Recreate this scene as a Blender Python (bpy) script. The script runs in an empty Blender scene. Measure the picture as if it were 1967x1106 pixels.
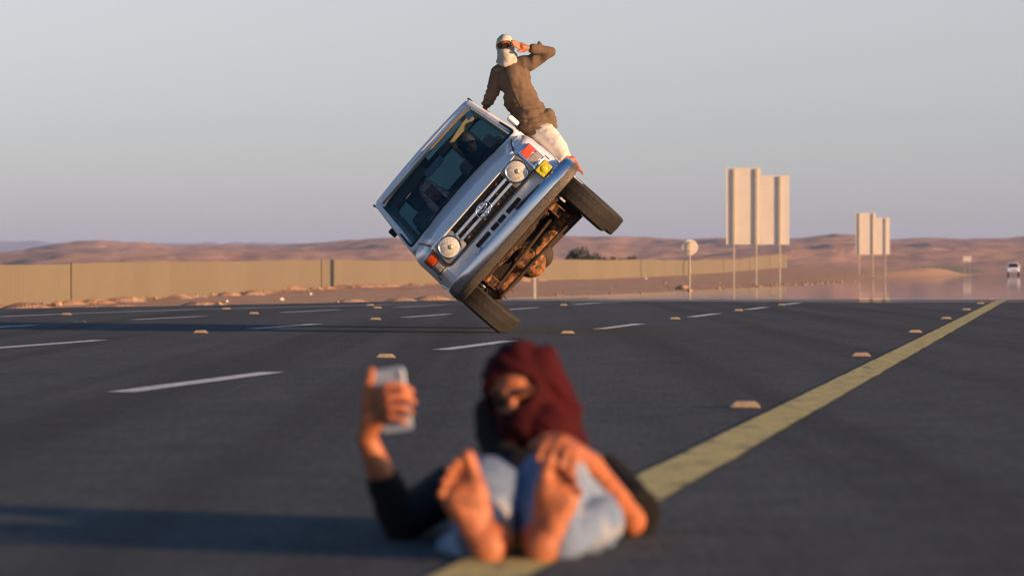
import bpy, bmesh, math, random
from mathutils import Vector, Matrix, noise
import numpy as np

random.seed(11)
sc = bpy.context.scene
COL = sc.collection
R = math.radians

# ------------------------------------------------------------------ camera, world, sun, exposure
F = 6480.0            # focal length in photograph pixels (1967 wide)
CAMH = 0.64
HOR = 515.0           # photograph row of the horizon
cam = bpy.data.cameras.new('camera')
cam.sensor_width = 36.0
cam.lens = F / 1967.0 * 36.0
cam.clip_start = 0.1
cam.clip_end = 60000
cam.dof.use_dof = True
cam.dof.focus_distance = 33.3
cam.dof.aperture_fstop = 4.0
camo = bpy.data.objects.new('camera', cam)
COL.objects.link(camo)
camo.location = (0, 0, CAMH)
camo.rotation_euler = (R(90) - math.atan((553 - HOR) / F), 0, 0)
sc.camera = camo

SUN_EL = R(7.2)
SUN_BACK = R(26.0)    # the sun stands to the right and this much behind the camera
sun_dir = Vector((math.cos(SUN_BACK) * math.cos(SUN_EL), -math.sin(SUN_BACK) * math.cos(SUN_EL), math.sin(SUN_EL)))
sl = bpy.data.lights.new('sun', 'SUN')
sl.energy = 5.0
sl.angle = R(0.53)
sl.color = (1.0, 0.58, 0.29)
so = bpy.data.objects.new('sun', sl)
COL.objects.link(so)
so.rotation_euler = sun_dir.to_track_quat('Z', 'Y').to_euler()
so.location = (30, -15, 20)

world = bpy.data.worlds.new('World')
sc.world = world
world.use_nodes = True
wn = world.node_tree
wn.nodes.clear()
wo = wn.nodes.new('ShaderNodeOutputWorld')
wb = wn.nodes.new('ShaderNodeBackground')
sky = wn.nodes.new('ShaderNodeTexSky')
sky.sky_type = 'NISHITA'
sky.sun_disc = False
sky.sun_elevation = SUN_EL
sky.sun_rotation = math.atan2(sun_dir.x, sun_dir.y)
sky.altitude = 600
sky.air_density = 0.7
sky.dust_density = 1.3
sky.ozone_density = 2.0
wb.inputs['Strength'].default_value = 0.122
hs = wn.nodes.new('ShaderNodeHueSaturation')      # dusty air greys the whole sky evenly
wtc = wn.nodes.new('ShaderNodeTexCoord')           # least colour at the dusty horizon, bluer overhead
wsep = wn.nodes.new('ShaderNodeSeparateXYZ')
wmr = wn.nodes.new('ShaderNodeMapRange')
wmr.inputs[1].default_value = 0.11
wmr.inputs[2].default_value = 0.45
wmr.inputs[3].default_value = 0.30
wmr.inputs[4].default_value = 1.25
wn.links.new(wtc.outputs['Generated'], wsep.inputs[0])
wn.links.new(wsep.outputs[2], wmr.inputs[0])
wn.links.new(wmr.outputs[0], hs.inputs['Saturation'])
tint = wn.nodes.new('ShaderNodeMix')
tint.data_type = 'RGBA'
tint.blend_type = 'MULTIPLY'
tint.inputs[0].default_value = 1.0
tint.inputs[7].default_value = (1.03, 0.982, 0.95, 1)
wn.links.new(sky.outputs[0], hs.inputs['Color'])
wn.links.new(hs.outputs[0], tint.inputs[6])
wn.links.new(tint.outputs[2], wb.inputs[0])
wn.links.new(wb.outputs[0], wo.inputs[0])

vs = sc.view_settings
vs.view_transform = 'Standard'
vs.look = 'None'
vs.exposure = 0.72
vs.gamma = 1.0
vs.use_curve_mapping = False
sc.cycles.max_bounces = 8
sc.cycles.transparent_max_bounces = 12
sc.cycles.use_denoising = True
sc.cycles.volume_bounces = 1
sc.cycles.filter_width = 1.2

# ------------------------------------------------------------------ coordinates
TH = math.atan((2040 - 983.5) / F)   # the road runs this far to the right of the camera's axis
CT, ST = math.cos(TH), math.sin(TH)


def RW(x, y, z=0.0):
    """road coordinates (x to the right of the camera, y along the road) to world"""
    return Vector((x * CT + y * ST, -x * ST + y * CT, z))


def P(px, py, d):
    """the point at distance d along the camera's axis that stands at a photograph position"""
    return Vector(((px - 983.5) / F * d, d, CAMH - (py - HOR) / F * d))


# ------------------------------------------------------------------ materials
def _mat(name):
    m = bpy.data.materials.new(name)
    m.use_nodes = True
    nt = m.node_tree
    b = nt.nodes['Principled BSDF']
    return m, nt, b


def node(nt, kind, **kw):
    n = nt.nodes.new(kind)
    for k, v in kw.items():
        if k in n.inputs.keys():
            n.inputs[k].default_value = v
        else:
            setattr(n, k, v)
    return n


def noise_tex(nt, scale, detail=4, rough=0.55, vec=None, dist=0.0, coord='Object', stretch=None):
    n = node(nt, 'ShaderNodeTexNoise')
    n.inputs['Scale'].default_value = scale
    n.inputs['Detail'].default_value = detail
    n.inputs['Roughness'].default_value = rough
    n.inputs['Distortion'].default_value = dist
    tc = node(nt, 'ShaderNodeTexCoord')
    src = tc.outputs[coord]
    if stretch:
        mp = node(nt, 'ShaderNodeMapping')
        mp.inputs['Scale'].default_value = stretch
        nt.links.new(src, mp.inputs[0])
        src = mp.outputs[0]
    nt.links.new(src, n.inputs['Vector'])
    return n


def ramp(nt, src, stops):
    r = node(nt, 'ShaderNodeValToRGB')
    els = r.color_ramp.elements
    while len(els) < len(stops):
        els.new(0.5)
    for e, (p, c) in zip(els, stops):
        e.position = p
        e.color = (c[0], c[1], c[2], 1) if not isinstance(c, (int, float)) else (c, c, c, 1)
    nt.links.new(src, r.inputs[0])
    return r


def mix(nt, a, b, fac):
    m = node(nt, 'ShaderNodeMix', data_type='RGBA')
    for sock, v in ((m.inputs[6], a), (m.inputs[7], b), (m.inputs[0], fac)):
        if hasattr(v, 'is_linked') or isinstance(v, bpy.types.NodeSocket):
            nt.links.new(v, sock)
        elif isinstance(v, (int, float)):
            sock.default_value = v
        else:
            sock.default_value = (v[0], v[1], v[2], 1)
    return m.outputs[2]


def bump(nt, b, src, strength, dist):
    n = node(nt, 'ShaderNodeBump')
    n.inputs['Strength'].default_value = strength
    n.inputs['Distance'].default_value = dist
    nt.links.new(src, n.inputs['Height'])
    nt.links.new(n.outputs[0], b.inputs['Normal'])
    return n


def simple(name, col, rough=0.6, metal=0.0, var=0.12, scale=6.0, bumps=None, coat=0.0, spec=0.5, dirt_or_shade=None):
    m, nt, b = _mat(name)
    n = noise_tex(nt, scale, 5)
    lo = [c * (1 - var) for c in col]
    hi = [min(1, c * (1 + var)) for c in col]
    r = ramp(nt, n.outputs[0], [(0.3, lo), (0.7, hi)])
    out = r.outputs[0]
    if dirt_or_shade:
        dn = noise_tex(nt, dirt_or_shade[1], 6, 0.65)
        dr = ramp(nt, dn.outputs[0], [(dirt_or_shade[2], 0.0), (dirt_or_shade[3], 1.0)])
        out = mix(nt, out, dirt_or_shade[0], dr.outputs[0])
        rr = node(nt, 'ShaderNodeMapRange')
        rr.inputs[3].default_value = rough
        rr.inputs[4].default_value = 0.85
        nt.links.new(dr.outputs[0], rr.inputs[0])
        nt.links.new(rr.outputs[0], b.inputs['Roughness'])
        if metal:
            mr = node(nt, 'ShaderNodeMapRange')
            mr.inputs[3].default_value = metal
            mr.inputs[4].default_value = 0.0
            nt.links.new(dr.outputs[0], mr.inputs[0])
            nt.links.new(mr.outputs[0], b.inputs['Metallic'])
    else:
        b.inputs['Roughness'].default_value = rough
        b.inputs['Metallic'].default_value = metal
    if dirt_or_shade and not metal:
        b.inputs['Metallic'].default_value = 0
    nt.links.new(out, b.inputs['Base Color'])
    b.inputs['Coat Weight'].default_value = coat
    b.inputs['Specular IOR Level'].default_value = spec
    if bumps:
        bn = noise_tex(nt, bumps[0], 6, 0.6)
        bump(nt, b, bn.outputs[0], bumps[1], bumps[2])
    return m


M = {}


def make_materials():
    # asphalt
    m, nt, b = _mat('asphalt')
    big = noise_tex(nt, 0.30, 7, 0.65, stretch=(1, 0.5, 1))
    fine = noise_tex(nt, 140, 3, 0.7)
    mid = noise_tex(nt, 3.0, 5, 0.6)
    c1 = ramp(nt, big.outputs[0], [(0.3, (0.047, 0.058, 0.067)), (0.7, (0.071, 0.082, 0.088))])
    c2 = ramp(nt, fine.outputs[0], [(0.35, (0.45, 0.45, 0.45)), (0.5, (1, 1, 1)), (0.72, (2.0, 1.95, 1.85))])
    mm = node(nt, 'ShaderNodeMix', data_type='RGBA', blend_type='MULTIPLY')
    mm.inputs[0].default_value = 1.0
    nt.links.new(c1.outputs[0], mm.inputs[6])
    nt.links.new(c2.outputs[0], mm.inputs[7])
    c3 = ramp(nt, mid.outputs[0], [(0.3, (0.74, 0.75, 0.78)), (0.7, (1.2, 1.17, 1.12))])
    m2 = node(nt, 'ShaderNodeMix', data_type='RGBA', blend_type='MULTIPLY')
    m2.inputs[0].default_value = 1.0
    nt.links.new(mm.outputs[2], m2.inputs[6])
    nt.links.new(c3.outputs[0], m2.inputs[7])
    gr = noise_tex(nt, 1.0, 4, 0.75, stretch=(46, 3.2, 1))
    grr = ramp(nt, gr.outputs[0], [(0.30, (0.62, 0.63, 0.65)), (0.5, (1, 1, 1)), (0.72, (1.5, 1.46, 1.4))])
    mg = node(nt, 'ShaderNodeMix', data_type='RGBA', blend_type='MULTIPLY')
    mg.inputs[0].default_value = 1.0
    nt.links.new(m2.outputs[2], mg.inputs[6])
    nt.links.new(grr.outputs[0], mg.inputs[7])
    m2 = mg
    # tyre tracks along the road
    tr = noise_tex(nt, 1.0, 4, 0.6, stretch=(1.3, 0.012, 1))
    trr = ramp(nt, tr.outputs[0], [(0.40, 1.12), (0.50, 1.0), (0.62, 0.66)])
    m3 = node(nt, 'ShaderNodeMix', data_type='RGBA', blend_type='MULTIPLY')
    m3.inputs[0].default_value = 1.0
    nt.links.new(m2.outputs[2], m3.inputs[6])
    nt.links.new(trr.outputs[0], m3.inputs[7])
    nt.links.new(m3.outputs[2], b.inputs['Base Color'])
    b.inputs['Roughness'].default_value = 0.93
    b.inputs['Specular IOR Level'].default_value = 0.25
    bump(nt, b, fine.outputs[0], 0.5, 0.006)
    M['asphalt'] = m

    def paint(name, col, wear):
        m, nt, b = _mat(name)
        n = noise_tex(nt, 9, 8, 0.75)
        r = ramp(nt, n.outputs[0], [(wear, 0.0), (wear + 0.12, 1.0)])
        f = noise_tex(nt, 90, 3, 0.6)
        fr = ramp(nt, f.outputs[0], [(0.3, [c * 0.8 for c in col]), (0.7, [min(1, c * 1.08) for c in col])])
        nt.links.new(mix(nt, (0.06, 0.06, 0.058), fr.outputs[0], r.outputs[0]), b.inputs['Base Color'])
        b.inputs['Roughness'].default_value = 0.75
        bump(nt, b, f.outputs[0], 0.4, 0.003)
        return m
    M['white_line'] = paint('white_line', (0.82, 0.81, 0.77), 0.36)
    M['yellow_line'] = paint('yellow_line', (0.72, 0.58, 0.18), 0.37)
    M['marker'] = simple('marker', (0.35, 0.265, 0.17), 0.5, var=0.2, scale=30, bumps=(60, 0.3, 0.003))
    M['marker_lens'] = simple('marker_lens', (0.10, 0.07, 0.06), 0.25)

    # sand
    m, nt, b = _mat('sand')
    n1 = noise_tex(nt, 0.05, 6, 0.6)
    n2 = noise_tex(nt, 0.9, 8, 0.7)
    r1 = ramp(nt, n1.outputs[0], [(0.3, (0.62, 0.37, 0.235)), (0.7, (0.66, 0.44, 0.29))])
    r2 = ramp(nt, n2.outputs[0], [(0.28, (0.55, 0.5, 0.48)), (0.5, (1, 1, 1)), (0.8, (1.2, 1.17, 1.1))])
    mm = node(nt, 'ShaderNodeMix', data_type='RGBA', blend_type='MULTIPLY')
    mm.inputs[0].default_value = 1.0
    nt.links.new(r1.outputs[0], mm.inputs[6])
    nt.links.new(r2.outputs[0], mm.inputs[7])
    nt.links.new(mm.outputs[2], b.inputs['Base Color'])
    b.inputs['Roughness'].default_value = 0.95
    b.inputs['Specular IOR Level'].default_value = 0.1
    bump(nt, b, n2.outputs[0], 1.0, 0.45)
    M['sand'] = m

    # hills
    m, nt, b = _mat('hill_rock')
    n1 = noise_tex(nt, 0.004, 8, 0.62)
    n2 = noise_tex(nt, 0.05, 8, 0.7)
    r1 = ramp(nt, n1.outputs[0], [(0.3, (0.62, 0.36, 0.24)), (0.55, (0.71, 0.44, 0.30)), (0.75, (0.60, 0.40, 0.31))])
    r2 = ramp(nt, n2.outputs[0], [(0.3, (0.62, 0.6, 0.62)), (0.6, (1.06, 1.04, 1.0))])
    mm = node(nt, 'ShaderNodeMix', data_type='RGBA', blend_type='MULTIPLY')
    mm.inputs[0].default_value = 1.0
    nt.links.new(r1.outputs[0], mm.inputs[6])
    nt.links.new(r2.outputs[0], mm.inputs[7])
    nt.links.new(mm.outputs[2], b.inputs['Base Color'])
    b.inputs['Roughness'].default_value = 1.0
    b.inputs['Specular IOR Level'].default_value = 0.0
    bump(nt, b, n2.outputs[0], 0.5, 6)
    M['hill_rock'] = m
    M['far_rock'] = simple('far_rock', (0.20, 0.17, 0.16), 1.0, spec=0.0, scale=0.001)

    # mirage: hot air over the road that mirrors what stands beyond
    m, nt, b = _mat('mirage')
    nt.nodes.remove(b)
    out = nt.nodes['Material Output']
    gl = node(nt, 'ShaderNodeBsdfAnisotropic')
    gl.inputs['Color'].default_value = (0.93, 0.92, 0.93, 1)
    gl.inputs['Roughness'].default_value = 0.025
    tp = node(nt, 'ShaderNodeBsdfTransparent')
    ms = node(nt, 'ShaderNodeMixShader')
    tc = node(nt, 'ShaderNodeTexCoord')
    sep = node(nt, 'ShaderNodeSeparateXYZ')
    nt.links.new(tc.outputs['Object'], sep.inputs[0])
    nz = noise_tex(nt, 1.0, 5, 0.6, stretch=(0.05, 0.35, 1))
    ad = node(nt, 'ShaderNodeMath', operation='MULTIPLY_ADD')
    nt.links.new(nz.outputs[0], ad.inputs[0])
    ad.inputs[1].default_value = 26.0
    nt.links.new(sep.outputs[1], ad.inputs[2])
    mr = node(nt, 'ShaderNodeMapRange')
    mr.inputs[1].default_value = 76.0
    mr.inputs[2].default_value = 85.0
    nt.links.new(ad.outputs[0], mr.inputs[0])
    nt.links.new(mr.outputs[0], ms.inputs[0])
    nt.links.new(tp.outputs[0], ms.inputs[1])
    nt.links.new(gl.outputs[0], ms.inputs[2])
    nt.links.new(ms.outputs[0], out.inputs[0])
    bw = noise_tex(nt, 1.0, 3, 0.5, stretch=(0.02, 0.13, 1))
    bn = node(nt, 'ShaderNodeBump')
    bn.inputs['Strength'].default_value = 0.14
    bn.inputs['Distance'].default_value = 0.12
    nt.links.new(bw.outputs[0], bn.inputs['Height'])
    nt.links.new(bn.outputs[0], gl.inputs['Normal'])
    M['mirage'] = m

    # fence
    m, nt, b = _mat('fence_sheet')
    n1 = noise_tex(nt, 0.35, 5, 0.6, coord='Object')
    oi = node(nt, 'ShaderNodeObjectInfo')
    r1 = ramp(nt, n1.outputs[0], [(0.3, (0.150, 0.124, 0.080)), (0.7, (0.178, 0.148, 0.098))])
    rr = node(nt, 'ShaderNodeMapRange')
    rr.inputs[3].default_value = 0.95
    rr.inputs[4].default_value = 1.04
    nt.links.new(oi.outputs['Random'], rr.inputs[0])
    mm = node(nt, 'ShaderNodeMix', data_type='RGBA', blend_type='MULTIPLY')
    mm.inputs[0].default_value = 1.0
    nt.links.new(r1.outputs[0], mm.inputs[6])
    nt.links.new(rr.outputs[0], mm.inputs[7])
    nt.links.new(mm.outputs[2], b.inputs['Base Color'])
    b.inputs['Roughness'].default_value = 0.7
    M['fence_sheet'] = m
    M['fence_post'] = simple('fence_post', (0.15, 0.125, 0.085), 0.7)
    M['fence_dark'] = simple('fence_dark', (0.05, 0.055, 0.055), 0.8)
    M['sign_back'] = simple('sign_back', (0.72, 0.65, 0.54), 0.55, var=0.05, scale=1.2)
    M['sign_post'] = simple('sign_post', (0.42, 0.38, 0.29), 0.55, var=0.1)
    M['stone'] = simple('stone', (0.38, 0.24, 0.15), 0.95, var=0.3, scale=3)
    M['stone_pale'] = simple('stone_pale', (0.62, 0.57, 0.50), 0.95, var=0.2, scale=3)
    M['leaf_dark'] = simple('leaf_dark', (0.045, 0.055, 0.035), 0.8, var=0.4, scale=1)
    M['bark'] = simple('bark', (0.10, 0.07, 0.05), 0.9)

    # vehicle
    M['paint'] = simple('paint', (0.83, 0.835, 0.845), 0.32, var=0.04, scale=3, coat=0.35, dirt_or_shade=((0.40, 0.34, 0.28), 6.0, 0.57, 0.88), bumps=(2.6, 0.22, 0.03))
    M['chrome'] = simple('chrome', (0.78, 0.79, 0.81), 0.10, 1.0, var=0.02, bumps=(3.0, 0.10, 0.02))
    M['bumper_chrome'] = simple('bumper_chrome', (0.82, 0.82, 0.83), 0.20, 1.0, var=0.03, dirt_or_shade=((0.22, 0.18, 0.13), 26.0, 0.66, 0.92), bumps=(3.5, 0.12, 0.02))
    M['bumper_low'] = simple('bumper_low', (0.17, 0.14, 0.10), 0.45, 0.6, var=0.3, scale=60, dirt_or_shade=((0.07, 0.055, 0.04), 70.0, 0.45, 0.62), bumps=(120, 0.4, 0.004))
    M['black_trim'] = simple('black_trim', (0.018, 0.018, 0.02), 0.5, var=0.2)
    M['grille_dark'] = simple('grille_dark', (0.010, 0.010, 0.011), 0.6)
    M['bezel'] = simple('bezel', (0.34, 0.31, 0.25), 0.4, 0.6, var=0.1)
    M['seal'] = simple('seal', (0.012, 0.012, 0.013), 0.6)
    m, nt, b = _mat('tyre_rubber')
    n1 = noise_tex(nt, 14, 6, 0.65)
    r1 = ramp(nt, n1.outputs[0], [(0.3, (0.014, 0.012, 0.010)), (0.62, (0.024, 0.019, 0.014)), (0.8, (0.046, 0.034, 0.022))])
    nt.links.new(r1.outputs[0], b.inputs['Base Color'])
    b.inputs['Roughness'].default_value = 0.75
    bn = noise_tex(nt, 160, 3, 0.7)
    bump(nt, b, bn.outputs[0], 0.5, 0.004)
    M['tyre_rubber'] = m
    M['rim'] = simple('rim', (0.34, 0.32, 0.30), 0.35, 0.8, var=0.15)
    M['rust'] = simple('rust', (0.34, 0.135, 0.035), 0.8, var=0.45, scale=16, dirt_or_shade=((0.035, 0.021, 0.012), 12.0, 0.41, 0.56), bumps=(45, 0.7, 0.012))  # dark blotches put the underside's deep shadows into the rust colour
    M['rust_dark'] = simple('rust_dark', (0.045, 0.027, 0.015), 0.8, var=0.4, scale=20, bumps=(40, 0.6, 0.01))
    M['underbody'] = simple('underbody', (0.022, 0.017, 0.013), 0.9, var=0.3)

    # lens glass: real refraction would be lost at this size, a clear coat over a bright reflector reads right
    def lens(name, col, rough, trans):
        m, nt, b = _mat(name)
        n = noise_tex(nt, 70, 2, 0.5)
        r = ramp(nt, n.outputs[0], [(0.35, [c * 0.7 for c in col]), (0.65, [min(1, c * 1.15) for c in col])])
        nt.links.new(r.outputs[0], b.inputs['Base Color'])
        b.inputs['Roughness'].default_value = rough
        b.inputs['Transmission Weight'].default_value = trans
        b.inputs['Coat Weight'].default_value = 0.7
        bump(nt, b, n.outputs[0], 0.2, 0.003)
        return m
    M['lens_clear'] = lens('lens_clear', (0.86, 0.82, 0.70), 0.15, 0.22)
    M['lens_orange'] = lens('lens_orange', (0.85, 0.10, 0.012), 0.25, 0.1)
    M['lens_smoke'] = lens('lens_smoke', (0.50, 0.44, 0.38), 0.15, 0.3)
    M['lens_yellow'] = lens('lens_yellow', (0.85, 0.70, 0.015), 0.2, 0.1)
    m, nt, b = _mat('tinted_glass')
    nt.nodes.remove(b)
    tp = node(nt, 'ShaderNodeBsdfTransparent')
    tp.inputs[0].default_value = (0.20, 0.29, 0.32, 1)
    nt.links.new(tp.outputs[0], nt.nodes['Material Output'].inputs[0])
    M['tinted_glass'] = m
    M['reflector'] = simple('reflector', (0.80, 0.78, 0.70), 0.12, 1.0, var=0.1, scale=40)

    m, nt, b = _mat('windscreen_glass')
    nt.nodes.remove(b)
    out = nt.nodes['Material Output']
    tp = node(nt, 'ShaderNodeBsdfTransparent')
    tp.inputs[0].default_value = (0.68, 0.88, 0.94, 1)
    gl = node(nt, 'ShaderNodeBsdfAnisotropic')
    gl.inputs['Roughness'].default_value = 0.04
    gl.inputs['Color'].default_value = (0.9, 0.95, 1, 1)
    fr = node(nt, 'ShaderNodeFresnel')
    fr.inputs[0].default_value = 1.45
    ms = node(nt, 'ShaderNodeMixShader')
    nt.links.new(fr.outputs[0], ms.inputs[0])
    nt.links.new(tp.outputs[0], ms.inputs[1])
    nt.links.new(gl.outputs[0], ms.inputs[2])
    nt.links.new(ms.outputs[0], out.inputs[0])
    M['glass'] = m
    M['interior_tan'] = simple('interior_tan', (0.22, 0.175, 0.10), 0.9)
    M['interior_dark'] = simple('interior_dark', (0.05, 0.06, 0.065), 0.85)
    M['seat_grey'] = simple('seat_grey', (0.27, 0.33, 0.35), 0.95, var=0.15, scale=20)
    M['sticker'] = simple('sticker', (0.55, 0.62, 0.58), 0.6)
    M['mirror_back'] = simple('mirror_back', (0.16, 0.19, 0.19), 0.5)

    # people
    def skin(name, col):
        m, nt, b = _mat(name)
        n = noise_tex(nt, 18, 5, 0.6)
        r = ramp(nt, n.outputs[0], [(0.3, [c * 0.70 for c in col]), (0.7, [c * 1.12 for c in col])])
        dn = noise_tex(nt, 26, 4, 0.6)
        dr = ramp(nt, dn.outputs[0], [(0.50, 0.0), (0.72, 0.75)])
        nt.links.new(mix(nt, r.outputs[0], (0.13, 0.055, 0.03), dr.outputs[0]), b.inputs['Base Color'])  # brown blotches: grime of the soles, plus shading painted into the skin
        bump(nt, b, noise_tex(nt, 120, 4, 0.6).outputs[0], 0.25, 0.004)
        b.inputs['Roughness'].default_value = 0.55
        b.inputs['Subsurface Weight'].default_value = 0.15
        b.inputs['Subsurface Radius'].default_value = (0.02, 0.006, 0.003)
        b.inputs['Subsurface Scale'].default_value = 0.3
        return m
    M['skin'] = skin('skin', (0.47, 0.150, 0.058))
    M['skin_dark'] = skin('skin_dark', (0.36, 0.165, 0.085))

    def cloth(name, col, var=0.15, scale=8, weave=420, bs=0.25):
        m, nt, b = _mat(name)
        n = noise_tex(nt, scale, 5, 0.6)
        r = ramp(nt, n.outputs[0], [(0.3, [c * (1 - var) for c in col]), (0.7, [min(1, c * (1 + var)) for c in col])])
        nt.links.new(r.outputs[0], b.inputs['Base Color'])
        b.inputs['Roughness'].default_value = 0.9
        b.inputs['Specular IOR Level'].default_value = 0.2
        b.inputs['Sheen Weight'].default_value = 0.0
        w = noise_tex(nt, weave, 2, 0.5)
        bump(nt, b, w.outputs[0], bs, 0.003)
        return m
    M['tunic'] = cloth('tunic', (0.155, 0.105, 0.068), 0.12)
    M['tunic_seam'] = cloth('tunic_seam', (0.05, 0.036, 0.026))
    M['white_cloth'] = cloth('white_cloth', (0.72, 0.64, 0.56), 0.06)
    M['scarf_pale'] = cloth('scarf_pale', (0.54, 0.50, 0.42), 0.15, 14)
    M['black_cloth'] = cloth('black_cloth', (0.013, 0.012, 0.012), 0.3)
    M['maroon'] = cloth('maroon', (0.042, 0.0022, 0.004), 0.35, 12)
    M['grey_cloth'] = cloth('grey_cloth', (0.30, 0.33, 0.35), 0.1)
    M['navy_cloth'] = cloth('navy_cloth', (0.035, 0.04, 0.05), 0.1)
    # washed jeans
    m, nt, b = _mat('denim')
    n = noise_tex(nt, 5.5, 4, 0.5, dist=0.8)
    r = ramp(nt, n.outputs[0], [(0.36, (0.11, 0.165, 0.275)), (0.52, (0.17, 0.235, 0.35)), (0.66, (0.37, 0.37, 0.375))])
    nt.links.new(r.outputs[0], b.inputs['Base Color'])
    b.inputs['Roughness'].default_value = 0.9
    w = noise_tex(nt, 300, 2, 0.5)
    bump(nt, b, w.outputs[0], 0.25, 0.003)
    M['denim'] = m
    # red and white checked headscarf
    m, nt, b = _mat('checked_cloth')
    tc = node(nt, 'ShaderNodeTexCoord')
    ch = node(nt, 'ShaderNodeTexChecker')
    ch.inputs['Scale'].default_value = 90
    ch.inputs['Color1'].default_value = (0.50, 0.05, 0.07, 1)
    ch.inputs['Color2'].default_value = (0.80, 0.70, 0.70, 1)
    nt.links.new(tc.outputs['Object'], ch.inputs[0])
    nt.links.new(ch.outputs[0], b.inputs['Base Color'])
    b.inputs['Roughness'].default_value = 0.9
    M['checked_cloth'] = m
    M['eye_dark'] = simple('eye_dark', (0.015, 0.01, 0.008), 0.3)
    M['brow'] = simple('brow', (0.02, 0.013, 0.01), 0.9)
    M['phone_back'] = simple('phone_back', (0.42, 0.50, 0.64), 0.35, 0.3, var=0.05)
    M['phone_dark'] = simple('phone_dark', (0.02, 0.02, 0.022), 0.2)


make_materials()


# ------------------------------------------------------------------ mesh helpers
class MB:
    def __init__(self):
        self.v, self.f = [], []

    def add(self, vs, fs):
        o = len(self.v)
        self.v += [tuple(p) for p in vs]
        self.f += [tuple(i + o for i in q) for q in fs]
        return self

    def box(self, c, s, rot=None):
        c = Vector(c)
        h = [x / 2 for x in s]
        vs = []
        for x in (-1, 1):
            for y in (-1, 1):
                for z in (-1, 1):
                    p = Vector((x * h[0], y * h[1], z * h[2]))
                    if rot is not None:
                        p = rot @ p
                    vs.append(c + p)
        return self.add(vs, [(0, 1, 3, 2), (4, 6, 7, 5), (0, 4, 5, 1), (2, 3, 7, 6), (0, 2, 6, 4), (1, 5, 7, 3)])

    def tube(self, pts, rads, n=10, flat=None):
        pts = [Vector(p) for p in pts]
        if not hasattr(rads, '__len__'):
            rads = [rads] * len(pts)
        t0 = (pts[1] - pts[0]).normalized()
        a = Vector((0, 0, 1)) if abs(t0.z) < 0.9 else Vector((1, 0, 0))
        nrm = t0.cross(a).normalized()
        vs, fs = [], []
        for i, p in enumerate(pts):
            if i == 0:
                t = t0
            elif i == len(pts) - 1:
                t = (pts[i] - pts[i - 1]).normalized()
            else:
                t = ((pts[i + 1] - pts[i]).normalized() + (pts[i] - pts[i - 1]).normalized()).normalized()
            nrm = (nrm - t * nrm.dot(t)).normalized()
            bi = t.cross(nrm)
            for k in range(n):
                an = 2 * math.pi * k / n
                vs.append(p + (nrm * math.cos(an) + bi * math.sin(an)) * rads[i])
        for i in range(len(pts) - 1):
            for k in range(n):
                k2 = (k + 1) % n
                fs.append((i * n + k, i * n + k2, (i + 1) * n + k2, (i + 1) * n + k))
        fs.append(tuple(reversed(range(n))))
        fs.append(tuple((len(pts) - 1) * n + k for k in range(n)))
        return self.add(vs, fs)

    def lathe(self, prof, n, origin, axis, closed=False):
        """prof: (radius, height) pairs turned about axis"""
        ax = Vector(axis).normalized()
        a = Vector((0, 0, 1)) if abs(ax.z) < 0.9 else Vector((1, 0, 0))
        e1 = ax.cross(a).normalized()
        e2 = ax.cross(e1)
        o = Vector(origin)
        vs, fs = [], []
        m = len(prof)
        for k in range(n):
            an = 2 * math.pi * k / n
            d = e1 * math.cos(an) + e2 * math.sin(an)
            for r, h in prof:
                vs.append(o + d * r + ax * h)
        for k in range(n):
            k2 = (k + 1) % n
            for j in range(m - 1 if not closed else m):
                j2 = (j + 1) % m
                fs.append((k * m + j, k2 * m + j, k2 * m + j2, k * m + j2))
        return self.add(vs, fs)

    def ell(self, c, r, rot=None, nu=16, nv=10):
        c = Vector(c)
        if not hasattr(r, '__len__'):
            r = (r, r, r)
        vs, fs = [], []
        def put(p):
            p = Vector((p[0] * r[0], p[1] * r[1], p[2] * r[2]))
            if rot is not None:
                p = rot @ p
            vs.append(c + p)
        put((0, 0, 1))
        for j in range(1, nv):
            th = math.pi * j / nv
            for k in range(nu):
                ph = 2 * math.pi * k / nu
                put((math.sin(th) * math.cos(ph), math.sin(th) * math.sin(ph), math.cos(th)))
        put((0, 0, -1))
        last = len(vs) - 1
        for k in range(nu):
            k2 = (k + 1) % nu
            fs.append((0, 1 + k, 1 + k2))
            for j in range(nv - 2):
                a = 1 + j * nu
                fs.append((a + k, a + nu + k, a + nu + k2, a + k2))
            a = 1 + (nv - 2) * nu
            fs.append((a + k, last, a + k2))
        return self.add(vs, fs)

    def cap(self, pts, rads):
        """tapered limb with round ends, for fusing"""
        if not hasattr(rads, '__len__'):
            rads = [rads] * len(pts)
        for i in range(len(pts) - 1):
            self.tube([pts[i], pts[i + 1]], [rads[i], rads[i + 1]], 14)
        for p, r in zip(pts, rads):
            self.ell(p, r, None, 14, 8)
        return self

    def loft(self, rings, caps=True, closed=True):
        n = len(rings[0])
        vs = [p for ring in rings for p in ring]
        fs = []
        for i in range(len(rings) - 1):
            for k in range(n if closed else n - 1):
                k2 = (k + 1) % n
                fs.append((i * n + k, i * n + k2, (i + 1) * n + k2, (i + 1) * n + k))
        if caps:
            fs.append(tuple(reversed(range(n))))
            fs.append(tuple((len(rings) - 1) * n + k for k in range(n)))
        return self.add(vs, fs)

    def prism(self, poly, off):
        """a flat polygon (3-D points) pushed along off"""
        off = Vector(off)
        return self.loft([[Vector(p) for p in poly], [Vector(p) + off for p in poly]])

    def build(self, name, mat, parent=None, smooth=40, bevel=0.0, seg=2, recalc=True):
        me = bpy.data.meshes.new(name)
        me.from_pydata(self.v, [], self.f)
        if recalc:
            bm = bmesh.new()
            bm.from_mesh(me)
            bmesh.ops.recalc_face_normals(bm, faces=bm.faces)
            bm.to_mesh(me)
            bm.free()
        return link(name, me, mat, parent, smooth, bevel, seg)


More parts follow.
